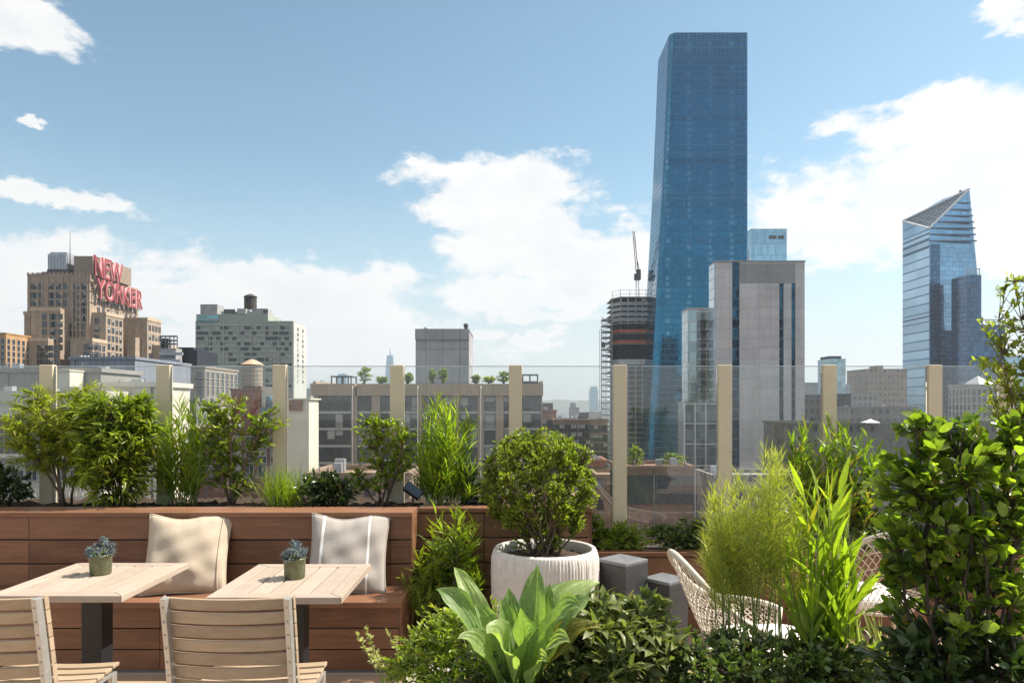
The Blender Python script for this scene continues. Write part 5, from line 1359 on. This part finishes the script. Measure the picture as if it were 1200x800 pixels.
def tuft(name, label, cat, base, n, L, W, lm, seed, spread=.5, droop=.6, foot=.06, group=None, K=6):
    rg = np.random.default_rng(seed); base = np.array(base, float); root = thing(name, label, cat, tuple(base), group); lv = Leaves(seed)
    Pp = base + np.stack([rg.normal(0, foot, n), rg.normal(0, foot * .7, n), np.zeros(n)], 1)
    a = rg.uniform(0, 6.28, n); s = rg.uniform(0, spread, n); D = np.stack([np.cos(a) * s, np.sin(a) * s, np.ones(n)], 1)
    lv.blade(Pp, D, L * rg.uniform(.5, 1.1, n), W * rg.uniform(.7, 1.2, n), rg.random(n), droop=droop * rg.uniform(.3, 1.4, n) * (.4 + s), K=K); lv.build('foliage', lm, root)
    return root

G = {}
G['mid'] = leafmat('mid_green_leaf', (.045, .092, .016), (.33, .38, .05), .50, .34)
G['dark'] = leafmat('dark_glossy_leaf', (.016, .034, .012), (.085, .13, .038), .25, .28, .55)
G['lime'] = leafmat('lime_leaf', (.090, .15, .022), (.36, .40, .06), .50, .36)
G['fern'] = leafmat('yellow_feathery_leaf', (.13, .18, .02), (.48, .47, .08), .52, .5)
G['grass'] = leafmat('bright_bamboo_leaf', (.080, .15, .014), (.36, .43, .04), .52, .40)
G['box'] = leafmat('boxwood_leaf', (.080, .125, .020), (.36, .41, .06), .44, .40)
G['shrub'] = leafmat('broad_glossy_leaf', (.028, .064, .014), (.33, .42, .055), .52, .28, .55)
G['hosta'] = leafmat('big_lime_leaf', (.16, .26, .085), (.36, .45, .18), .48, .42, .4, (1.45, 1.55, .5))
G['sage'] = leafmat('grey_green_sage_leaf', (.058, .085, .028), (.29, .31, .11), .36, .42)
G['ivy'] = leafmat('small_dark_ivy_leaf', (.028, .058, .016), (.20, .26, .07), .34, .30, .55)
G['feather'] = leafmat('feathery_yellow_green', (.20, .23, .035), (.50, .49, .12), .46, .5)
G['thistle'] = leafmat('blue_thistle', (.07, .10, .12), (.30, .36, .38), .15, .55, .3, (1, 1.1, 1))
G['stripe'] = leafmat('striped_grass', (.22, .24, .08), (.50, .48, .25), .4, .45)
G['canna'] = leafmat('broad_lime_blade', (.10, .18, .02), (.40, .46, .05), .54, .34, .5)
SOIL = .915; YB = 5.33
# back planter, from left to right
shrub('dark_shrub', 'low dark glossy shrub at the far left end of the planter', 'shrub', P(8, 590, YB - .1), [blob(8, 570, 30, 22, YB - .1), blob(-15, 562, 30, 24, YB - .1)], G['dark'], M['darkstem'], 110, 8, .06, .026, 101, upb=.2)
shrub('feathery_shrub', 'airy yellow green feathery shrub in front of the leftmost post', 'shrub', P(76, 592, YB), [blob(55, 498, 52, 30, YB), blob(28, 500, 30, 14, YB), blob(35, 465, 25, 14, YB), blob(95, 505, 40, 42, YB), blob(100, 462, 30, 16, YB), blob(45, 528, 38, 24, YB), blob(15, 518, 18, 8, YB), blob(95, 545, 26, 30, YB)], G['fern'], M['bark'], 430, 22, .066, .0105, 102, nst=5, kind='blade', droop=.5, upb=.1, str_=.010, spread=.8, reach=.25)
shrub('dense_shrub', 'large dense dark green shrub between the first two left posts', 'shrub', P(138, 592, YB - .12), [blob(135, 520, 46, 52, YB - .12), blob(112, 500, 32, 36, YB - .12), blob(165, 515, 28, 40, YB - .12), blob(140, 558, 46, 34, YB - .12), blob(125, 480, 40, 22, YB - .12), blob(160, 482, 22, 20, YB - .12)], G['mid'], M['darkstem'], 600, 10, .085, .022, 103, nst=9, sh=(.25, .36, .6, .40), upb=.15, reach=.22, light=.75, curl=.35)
bamboo('bamboo_grass', 'upright bright green bamboo grass left of the open shrub', 'ornamental grass', P(214, 592, YB), [P(214 + x, y, YB + d) for x, y, d in [(-20, 545, 0.07), (-14, 503, -0.01), (8, 526, -0.11), (-26, 554, -0.02), (15, 470, -0.02), (12, 480, 0.12), (22, 482, -0.13), (2, 539, -0.03), (-16, 499, -0.13), (-16, 500, -0.0), (-15, 483, -0.08), (-2, 479, -0.13), (19, 514, 0.04), (-18, 556, 0.1), (-21, 499, 0.06), (12, 544, -0.02), (18, 524, -0.06), (5, 533, 0.1), (0, 504, -0.13), (-14, 532, -0.02), (-18, 513, 0.06), (10, 489, -0.02), (0, 522, 0.01), (-6, 496, -0.13), (-26, 540, 0.14), (5, 488, -0.09), (0, 543, 0.08), (2, 530, -0.07), (1, 540, 0.02), (-2, 477, 0.01), (26, 487, 0.08), (18, 545, 0.07), (17, 509, 0.02), (-4, 465, 0.1)]], G['grass'], M['greenstem'], .17, .012, 104, 30, .1, up=1.7, foot=.05)
shrub('open_shrub', 'open branching shrub with rounded lime leaves left of the third post', 'shrub', P(270, 592, YB), [blob(250, 480, 18, 20, YB), blob(275, 478, 20, 18, YB), blob(262, 510, 32, 26, YB), blob(300, 500, 14, 12, YB), blob(318, 492, 18, 18, YB), blob(255, 545, 24, 26, YB), blob(280, 560, 22, 22, YB), blob(305, 525, 12, 18, YB)], G['lime'], M['bark'], 260, 7, .048, .027, 105, fine=True, nst=10, str_=.009, upb=.5, reach=.22, twr=.003)
tuft('fine_grass', 'fine bright grass tuft at the foot of the third post', 'ornamental grass', P(334, 592, YB - .1), 420, .33, .0042, G['grass'], 106, .75, .55, .07)
shrub('dark_shrub', 'low dark shrub with pale tipped leaves right of the fine grass', 'shrub', P(388, 592, YB - .1), [blob(372, 573, 28, 20, YB - .1), blob(402, 574, 22, 19, YB - .1), blob(385, 566, 24, 14, YB - .1)], G['dark'], M['darkstem'], 170, 8, .052, .022, 107, upb=.35, light=.55)
shrub('open_shrub', 'open shrub with lime leaves in front of the fourth post', 'shrub', P(448, 592, YB), [blob(432, 500, 16, 18, YB), blob(455, 505, 18, 18, YB), blob(476, 512, 16, 16, YB), blob(438, 532, 22, 22, YB), blob(470, 540, 16, 20, YB), blob(448, 560, 22, 20, YB), blob(418, 560, 10, 14, YB)], G['lime'], M['bark'], 190, 7, .048, .026, 108, fine=True, nst=9, str_=.008, upb=.5, reach=.2, twr=.003)
bamboo('bamboo_grass', 'tallest bright bamboo grass rising above the recessed planter', 'ornamental grass', P(520, 596, YB), [P(522 + x, y, YB + d) for x, y, d in [(29, 579, -0.12), (-27, 561, 0.07), (11, 490, 0.03), (7, 514, -0.1), (-4, 495, 0.06), (32, 583, 0.01), (-4, 483, -0.13), (-30, 528, -0.05), (-8, 549, 0.01), (4, 481, -0.13), (-11, 477, 0.0), (32, 552, -0.09), (25, 555, 0.07), (26, 552, 0.08), (-9, 560, 0.13), (-22, 545, 0.06), (-2, 507, -0.0), (27, 526, 0.09), (-9, 549, 0.11), (-2, 511, 0.12), (14, 509, -0.08), (-11, 529, -0.09), (26, 503, 0.12), (-12, 559, 0.06), (0, 506, 0.04), (6, 488, -0.08), (1, 552, 0.03), (-27, 560, 0.06), (26, 497, 0.07), (-28, 543, -0.06), (-17, 554, -0.11), (1, 543, -0.07), (-19, 556, -0.02), (14, 473, -0.04), (-21, 535, -0.12), (29, 492, 0.06), (-31, 509, 0.09), (-22, 490, 0.05), (-7, 469, 0.14), (-22, 482, -0.04), (7, 531, -0.11), (-10, 470, -0.01), (17, 538, 0.11), (16, 551, 0.06), (-2, 480, 0.05), (-12, 475, -0.01)]], G['grass'], M['greenstem'], .19, .0115, 109, 32, .15, up=1.7, foot=.05)
bamboo('bamboo_grass', 'shorter bamboo grass in front of the recessed planter boards', 'ornamental grass', (PX(522, 4.95), 4.95, 0), [P(524 + x, y, 4.95 + d) for x, y, d in [(-17, 631, -0.04), (11, 630, -0.12), (-35, 674, -0.07), (-18, 668, -0.01), (29, 632, 0.04), (-24, 644, 0.1), (5, 638, 0.05), (-31, 662, 0.03), (-13, 597, 0.1), (1, 636, 0.11), (20, 659, -0.03), (26, 627, 0.12), (33, 613, -0.1), (-19, 667, -0.02), (13, 608, 0.0), (-6, 611, 0.02), (10, 653, 0.05), (36, 670, 0.14), (16, 602, 0.1), (39, 678, 0.02), (20, 606, 0.09), (9, 606, -0.12), (31, 674, -0.12), (26, 624, -0.1), (-13, 645, 0.1), (-33, 653, -0.13)]], G['grass'], M['greenstem'], .17, .015, 110, 36, .35, up=.9, foot=.04)
bamboo('fern_plant', 'soft needle-leaved plant beside the bench end', 'plant', (PX(496, 4.75), 4.75, 0), [P(496 + x, y, 4.75 + d) for x, y, d in [(-24, 672, 0), (-14, 680, -.1), (-4, 664, .05), (8, 662, 0), (18, 656, .05), (-20, 694, -.1), (-6, 696, -.12), (8, 690, -.1), (20, 684, 0)]], G['lime'], M['greenstem'], .055, .0035, 111, 110, .62, up=.5, foot=.05, droop=.2, K=2, r=.003)
shrub('leafy_undergrowth', 'dark leafy filler at the foot of the bamboo grass beside the bench', 'shrub', (PX(510, 4.85), 4.85, 0), [blob(500, 690, 34, 34, 4.85), blob(528, 668, 30, 40, 4.85), blob(540, 700, 24, 26, 4.85)], G['mid'], M['darkstem'], 190, 8, .055, .016, 112, upb=.1, light=.3, reach=.25)
shrub('dark_shrub', 'dark rounded shrub squeezed between bamboo grass and boxwood ball', 'shrub', P(558, 598, YB), [blob(556, 572, 20, 24, YB), blob(572, 580, 16, 18, YB), blob(548, 555, 10, 10, YB)], G['dark'], M['darkstem'], 110, 8, .045, .02, 113, upb=.3)
# boxwood ball in the round planter
bx = [blob(630, 572, 60, 60, 4.72), blob(605, 558, 36, 38, 4.72), blob(655, 560, 36, 40, 4.72), blob(665, 590, 28, 36, 4.72), blob(596, 590, 26, 36, 4.72), blob(630, 530, 40, 24, 4.72), blob(632, 612, 46, 30, 4.72), blob(618, 630, 24, 18, 4.72), blob(646, 630, 24, 18, 4.72)]
for k in range(34):
    a = 2 * math.pi * k * .618; e = -0.5 + 1.7 * k / 34; rx_ = math.cos(e) * (.86 if e < -.2 else 1) * (62 + random.uniform(-4, 7))
    b_ = blob(631 + math.cos(a) * rx_, 575 - math.sin(e) * (66 + random.uniform(-4, 8)), 11, 15, 4.72 + math.sin(a) * rx_ / F * 4.72 * .9, .06, 620); bx.append(b_)
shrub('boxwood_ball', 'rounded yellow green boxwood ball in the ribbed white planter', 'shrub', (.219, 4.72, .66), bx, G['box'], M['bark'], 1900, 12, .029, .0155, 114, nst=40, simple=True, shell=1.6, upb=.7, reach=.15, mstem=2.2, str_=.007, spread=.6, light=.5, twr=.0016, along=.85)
# right low planter
YR = 5.38
shrub('ground_cover_plant', 'bright low leafy plant at the foot of the fifth post', 'plant', P(728, 640, YR), [blob(712, 634, 30, 14, YR), blob(748, 630, 32, 15, YR), blob(735, 622, 18, 12, YR - .05)], G['lime'], M['greenstem'], 170, 7, .042, .02, 115, upb=.2, spread=1.1)
shrub('dark_shrub', 'low dark leafy shrub in the right planter beyond the plinths', 'shrub', P(800, 640, YR), [blob(785, 630, 30, 16, YR), blob(815, 624, 30, 20, YR), blob(840, 632, 26, 16, YR)], G['ivy'], M['darkstem'], 260, 8, .045, .02, 116, upb=.2, light=.5)
shrub('dark_shrub', 'dark leafy shrub behind the boxwood ball, on its right', 'shrub', P(690, 640, YR), [blob(690, 618, 18, 18, YR), blob(700, 630, 16, 14, YR)], G['mid'], M['darkstem'], 90, 8, .045, .02, 117, upb=.3)
shrub('dark_shrub', 'dark shrub row in the right planter behind the canna clump', 'shrub', P(920, 640, YR), [blob(890, 620, 40, 26, YR), blob(950, 615, 50, 32, YR), blob(1020, 620, 50, 34, YR), blob(1090, 615, 50, 36, YR)], G['ivy'], M['darkstem'], 330, 8, .06, .026, 118, upb=.25, nst=10, light=.4)
bamboo('bamboo_grass', 'dark green bamboo grass behind the canna, against the cream post', 'ornamental grass', P(975, 640, 5.3), [P(975 + x, y, 5.3 + d) for x, y, d in [(-29, 503, -0.03), (-37, 507, -0.03), (45, 571, 0.07), (-30, 535, -0.06), (-35, 507, -0.08), (46, 575, 0.09), (32, 510, -0.05), (14, 545, 0.1), (41, 511, 0.03), (19, 527, -0.09), (-3, 494, 0.12), (39, 543, -0.06), (44, 549, 0.11), (38, 538, -0.02), (11, 518, -0.09), (-21, 556, -0.13), (-49, 558, -0.06), (4, 520, -0.04), (54, 529, -0.02), (-32, 545, -0.06), (-16, 547, -0.05), (6, 561, -0.11), (-47, 525, 0.07), (12, 504, -0.05), (-35, 532, -0.13), (21, 564, 0.13), (25, 572, -0.13), (-23, 572, 0.08), (-10, 565, 0.03), (34, 518, -0.09), (-6, 496, -0.03), (50, 535, -0.14), (-49, 523, 0.08), (-15, 508, -0.11), (52, 544, -0.08), (-48, 515, -0.09), (19, 501, -0.13), (-1, 503, 0.14), (-41, 542, 0.08), (-10, 570, -0.01)]], G['grass'], M['greenstem'], .17, .018, 119, 32, .2, up=1.5, foot=.05, tintb=-.3)

# foreground planter
ZS = .47
bamboo('feathery_plant', 'tall wispy yellow green plant in front of the lattice chair', 'ornamental grass', (PX(885, 3.05), 3.05, ZS), [P(885 + x, y, 3.05 + d) for x, y, d in [(-55, 638, 0.07), (-48, 592, -0.01), (-27, 618, -0.11), (-60, 648, -0.02), (-21, 556, -0.02), (-23, 567, 0.12), (-13, 568, -0.13), (-33, 633, -0.03), (-50, 588, -0.13), (-50, 589, -0.0), (-49, 570, -0.08), (-37, 567, -0.13), (-17, 605, 0.04), (-52, 651, 0.1), (-55, 587, 0.06), (-24, 638, -0.02), (-17, 616, -0.06), (-30, 627, 0.1), (-35, 594, -0.13), (-49, 624, -0.02), (-53, 603, 0.06), (-26, 577, -0.02), (-35, 614, 0.01), (-41, 586, -0.13), (-60, 631, 0.14), (-30, 576, -0.09), (48, 619, -0.12), (-1, 604, 0.07), (32, 539, 0.03), (28, 560, -0.1), (18, 543, 0.06), (50, 624, 0.01), (19, 533, -0.13), (-4, 575, -0.05), (15, 590, 0.01), (25, 531, -0.13), (12, 528, 0.0), (50, 597, -0.09), (44, 598, 0.07), (45, 596, 0.08), (14, 601, 0.13), (3, 589, 0.06), (20, 554, -0.0), (46, 573, 0.09), (14, 590, 0.11), (20, 557, 0.12), (35, 556, -0.08), (12, 573, -0.09), (45, 553, 0.12), (11, 600, 0.06), (22, 553, 0.04), (27, 537, -0.08)]], G['feather'], M['greenstem'], .105, .0032, 120, 120, .50, up=.85, foot=.07, droop=.25, K=3, r=.0028)
# canna-like clump: broad lime blades on stems
bamboo('canna_clump', 'broad-bladed lime green clump at centre right of the foreground', 'plant', (PX(965, 2.9), 2.9, ZS), [P(965 + x, y, 2.9 + d) for x, y, d in [(27, 698, -0.0), (-23, 582, 0.05), (-4, 677, -0.04), (24, 611, 0.08), (21, 627, 0.01), (16, 596, 0.02), (28, 612, 0.08), (16, 695, -0.05), (-39, 703, 0.09), (-6, 582, -0.08), (12, 606, 0.13), (7, 594, 0.04), (-14, 710, 0.11), (0, 657, 0.06), (28, 727, -0.13), (-14, 652, -0.05), (7, 582, 0.11), (1, 584, 0.05), (-19, 597, -0.0), (-35, 610, 0.1), (18, 580, 0.08), (-46, 638, 0.11), (10, 608, -0.03), (-11, 586, 0.14), (-43, 646, 0.07), (-11, 718, -0.07)]], G['canna'], M['greenstem'], .24, .027, 121, 10, .12, up=2.3, foot=.05, droop=.35, K=6, r=.005, bend=.04)
tuft('striped_grass', 'pale striped arching grass beside the leafy right shrub', 'ornamental grass', (PX(1038, 2.85), 2.85, ZS + .1), 70, .30, .017, G['stripe'], 122, 1.3, 1.0, .05)
sb = [blob(1110, 540, 62, 46, 2.55), blob(1060, 570, 44, 46, 2.55), blob(1165, 560, 60, 56, 2.55), blob(1095, 620, 74, 62, 2.55), blob(1170, 640, 64, 70, 2.55), blob(1120, 700, 90, 60, 2.6), blob(1055, 650, 36, 44, 2.6), blob(1125, 505, 24, 22, 2.55), blob(1075, 510, 22, 22, 2.55), blob(1185, 500, 26, 18, 2.55)]
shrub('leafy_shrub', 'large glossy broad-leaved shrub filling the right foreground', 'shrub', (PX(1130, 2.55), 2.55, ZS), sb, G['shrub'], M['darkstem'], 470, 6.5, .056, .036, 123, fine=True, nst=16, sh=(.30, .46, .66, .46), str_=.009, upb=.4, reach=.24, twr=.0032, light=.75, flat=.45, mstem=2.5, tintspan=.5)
shrub('leafy_undergrowth', 'dark leafy undergrowth beneath the large right shrub', 'shrub', (PX(1130, 2.5), 2.5, ZS), [blob(1080, 775, 70, 40, 2.5), blob(1160, 770, 70, 46, 2.5)], G['dark'], M['darkstem'], 180, 7, .06, .034, 124, fine=True, upb=.2, mstem=2)
shrub('ground_cover_plant', 'small glossy dark leaves carpeting the front centre right', 'plant', (PX(890, 2.75), 2.75, ZS), [blob(850, 788, 80, 42, 2.75, .3), blob(930, 790, 80, 38, 2.75, .3), blob(985, 785, 50, 42, 2.75, .25), blob(800, 780, 40, 40, 2.75), blob(860, 760, 60, 22, 2.85, .2), blob(960, 765, 50, 20, 2.8, .2)], G['ivy'], M['darkstem'], 900, 8, .032, .019, 125, nst=12, upb=.35, reach=.12, light=.6, mstem=4)
shrub('sage_plant', 'grey green sage-like plant with drooping oval leaves right of the big lime leaves', 'plant', (PX(715, 2.75), 2.75, ZS), [blob(700, 740, 60, 40, 2.75), blob(745, 755, 44, 36, 2.75), blob(670, 765, 50, 40, 2.75), blob(720, 785, 70, 40, 2.7), blob(690, 715, 36, 18, 2.8), blob(755, 722, 34, 26, 2.85), blob(775, 770, 36, 36, 2.75)], G['sage'], M['greenstem'], 380, 7, .066, .030, 126, sh=(.3, .42, .66, .42), nst=14, upb=.25, reach=.16, light=.35, mstem=3, curl=.45, flat=1.2)
shrub('ground_cover_plant', 'lime and green small-leaved cover at the front planter corner', 'plant', (PX(540, 2.85), 2.85, ZS), [blob(545, 755, 66, 44, 2.85), blob(500, 770, 44, 36, 2.85), blob(590, 780, 60, 40, 2.8), blob(520, 735, 40, 26, 2.9), blob(560, 795, 80, 40, 2.75), blob(484, 752, 26, 22, 2.98), blob(470, 785, 30, 26, 2.95), blob(560, 722, 40, 20, 2.95)], G['lime'], M['greenstem'], 720, 8, .029, .014, 127, nst=14, upb=.35, reach=.14, light=.4, mstem=3, tintspan=.8)
shrub('dark_undergrowth', 'dark small leaves below the big lime leaved plant', 'plant', (PX(610, 2.7), 2.7, ZS), [blob(600, 790, 80, 36, 2.68, .25), blob(650, 795, 60, 40, 2.68, .2)], G['ivy'], M['darkstem'], 300, 7, .032, .017, 128, nst=10, upb=.3, reach=.12, mstem=3)
bamboo('trailing_plant', 'pale trailing sprigs hanging over the corner of the front planter', 'plant', (PX(490, 3.0), 3.0, ZS), [P(418, 742, 3.05), P(428, 735, 3.1), P(442, 764, 3.0), P(436, 768, 2.95), P(452, 738, 3.1)], G['stripe'], M['greenstem'], .026, .013, 129, 46, .35, up=.5, foot=.03, droop=.2, K=2, r=.003, bend=.03)
# big lime leaves
def big_leaf_plant(base, spec, seed):
    root = thing('broad_leaf_plant', 'plant with huge arching lime green leaves in the front centre', 'plant', tuple(base)); rg = random.Random(seed)
    base = Vector(base)
    for (tx, ty, dY, W, sag) in spec:
        tip = P(tx, ty, base.y + dY); b0 = base + Vector((rg.uniform(-.03, .03), rg.uniform(-.03, .03), 0))
        n, mcols = 18, 18; L = (tip - b0).length
        mid = b0 + (tip - b0) * .55 + Vector((0, 0, sag * L)); vs, fs = [], []
        ph = rg.uniform(0, 6)
        for i in range(n + 1):
            t = i / n; p = b0 * (1 - t) ** 2 + mid * 2 * t * (1 - t) + tip * t * t
            d = ((mid - b0) * 2 * (1 - t) + (tip - mid) * 2 * t).normalized()
            s_ = d.cross(Vector((0, 0, 1)))
            s_ = s_.normalized() if s_.length > .05 else Vector((1, 0, 0))
            view = Vector((0, -1, .4)); s_ = (s_ + d.cross(view).normalized() * .8).normalized(); nn = s_.cross(d)
            if t < .32: w = .012 + .06 * (t / .32) ** 3 * W / .1
            else: q = (t - .32) / .68; w = W * max(.0, (math.sin(math.pi * min(1, q * .93 + .10)) ** .75)) if q < .999 else .001
            for j in range(mcols + 1):
                v = -1 + 2 * j / mcols
                rip = .020 * math.sin(13 * t + ph + v * 2) * abs(v) ** 2 * (w / .1) + .0028 * math.cos(v * 20) * min(1, w / .06)
                vs.append(p + s_ * (w * .5 * v) + nn * (abs(v) ** 1.4 * w * .24 + rip * (1 if w > .03 else .2)))
        for i in range(n):
            for j in range(mcols): a = i * (mcols + 1) + j; fs.append((a, a + 1, a + mcols + 2, a + mcols + 1))
        b = MB(); b.add(vs, fs, tint=rg.random(), smooth=True); b.build('leaf', G['hosta'], root)
big_leaf_plant((PX(606, 2.6), 2.6, ZS), [(511, 690, .05, .095, .36), (532, 664, .25, .095, .24), (630, 661, .15, .115, .10), (703, 682, .22, .11, .38), (680, 712, -.12, .11, .50), (668, 752, -.16, .095, .46), (570, 742, -.22, .115, .44), (596, 688, .12, .10, .14), (645, 684, .15, .11, .18), (640, 775, -.22, .075, .42), (536, 748, -.12, .09, .44), (626, 738, -.18, .105, .36), (555, 708, .1, .10, .30), (664, 680, .28, .095, .24), (692, 702, .05, .10, .38), (704, 735, .0, .09, .46), (610, 712, -.1, .10, .22), (585, 700, .0, .09, .18)], 4)
# wispy tree at the right edge
tb = np.array([PX(1240, 2.9), 2.9, ZS])
shrub('wispy_tree', 'wispy small-leaved young tree entering at the right picture edge', 'tree', tb, [blob(1186, 335, 22, 12, 2.9), blob(1168, 378, 24, 9, 2.9), blob(1192, 395, 22, 26, 2.9), blob(1160, 428, 24, 9, 2.9), blob(1190, 445, 26, 26, 2.9), blob(1178, 476, 30, 20, 2.9), blob(1235, 420, 30, 60, 2.9), blob(1240, 350, 30, 50, 2.9)], G['fern'], M['bark'], 380, 8, .029, .015, 130, nst=8, str_=.008, upb=.1, spread=1.0, reach=.2, twr=.0014, parts=('crown', 'trunk'), fine=True)
# potted thistles on the tables
def thistle_pot(label, x, y, z, seed):
    t = thing('potted_thistle', label, 'plant pot', (x, y, z), 'thistle pots on the tables'); rg = np.random.default_rng(seed)
    MB().lathe((x, y, z), [(.050, 0), (.054, .004), (.056, .06), (.058, .098), (.060, .100), (.060, .110), (.055, .110), (.053, .095), (.0, .095)], 32).build('pot', M['bronze'], t)
    lv = Leaves(seed); st = MB()
    for k in range(15):
        a, r = rg.uniform(0, 6.28), .062 * math.sqrt(rg.random()); c = np.array([x + r * math.cos(a), y + r * math.sin(a), z + .128 + .045 * rg.random() + .02 * (1 - r / .06)])
        st.tube([(x + r * .4 * math.cos(a), y + r * .4 * math.sin(a), z + .09), tuple(c)], .0022, 5)
        D = norm(rg.normal(0, 1, (70, 3)) + UP * .25); lv.blade(np.repeat(c[None], 70, 0), D, .026 * rg.uniform(.6, 1.15, 70), .0042, rg.random(70), droop=0, K=2, flat=.2)
    a = rg.uniform(0, 6.28, 40); Pp = np.stack([x + .04 * np.cos(a), y + .04 * np.sin(a), np.full(40, z + .105)], 1); D = np.stack([np.cos(a), np.sin(a), rg.uniform(.1, 1, 40)], 1)
    lv.blade(Pp, D, .05, .010, rg.random(40) * .4, droop=.5, K=3)
    lv.build('foliage', G['thistle'], t); st.build('stem', M['greenstem'], t)
thistle_pot('blue grey spiky plant in a green metal pot on the left table', -2.274, 3.93, .7405, 1)
thistle_pot('blue grey spiky plant in a green metal pot on the right table', -1.174, 3.84, .7405, 2)
# planting on the roof of the glazed block
zr = PZ(449.5, 120)
for i, (px, w, h, lab) in enumerate(((427, 10, 10, 'tallest loose tree of the roof garden beside the pergola'), (447, 7, 4, 'low round bush right of the tall roof garden tree'), (478, 6, 6, 'dark roof bush left of the grey panelled tower'), (506, 4, 8, 'narrow dark roof shrub against the grey panelled tower'), (519, 6, 9, 'fuller dark roof shrub against the grey panelled tower'), (557, 6, 5, 'small roof bush right of the grey panelled tower'), (573, 9, 4, 'wide low roof bush between the panelled tower and the shelter'), (590, 8, 7, 'rounded roof bush beside the fifth cream post'))):
    py = 449 - h
    shrub('roof_tree' if i == 0 else 'roof_shrub', lab, 'tree' if i == 0 else 'shrub', (PX(px, 123), 123, zr), [blob(px, py, w, h, 123), blob(px + 2, py - h * .3, w * .6, h * .6, 123)], G['mid'] if i != 6 else G['fern'], M['darkstem'], 70, 7, .45, .22, 200 + i, nst=5, str_=.08, twr=.03, mstem=6, parts=('crown', 'trunk') if i == 0 else ('foliage', 'stem'))

for px, py, w, h, lab in ((743, 536, 13, 16, 'dark green shrub standing in for reflected plants right of the cream post'), (789, 541, 18, 12, 'wide green shrub on the reddish low roof before the tall blue tower')):
    shrub('roof_shrub', lab, 'shrub', (PX(px, 93), 93, PZ(549, 93)), [blob(px, py, w, h, 93), blob(px + 3, py - h * .3, w * .6, h * .6, 93)], G['mid'], M['darkstem'], 150, 8, .30, .15, 230 + int(w), nst=6, str_=.06, twr=.02, mstem=6)  # first shrub stands in for reflected plants, the second fills the roof

# ------------------------------------------------------------------ haze
HAZE = 0.00009
hm = bpy.data.materials.new('haze_air'); hm.use_nodes = True; t = NT(hm.node_tree)
pvn = t.n('ShaderNodeVolumePrincipled'); pvn.inputs['Color'].default_value = (.86, .92, 1, 1); pvn.inputs['Density'].default_value = HAZE; pvn.inputs['Anisotropy'].default_value = .3
out = t.n('ShaderNodeOutputMaterial'); t.l(pvn.outputs[0], out.inputs['Volume'])
hzo = MB().box(-9050, 9050, -3050, 9050, GZ - 2, 460).build('haze', hm); hzo['kind'] = 'stuff'
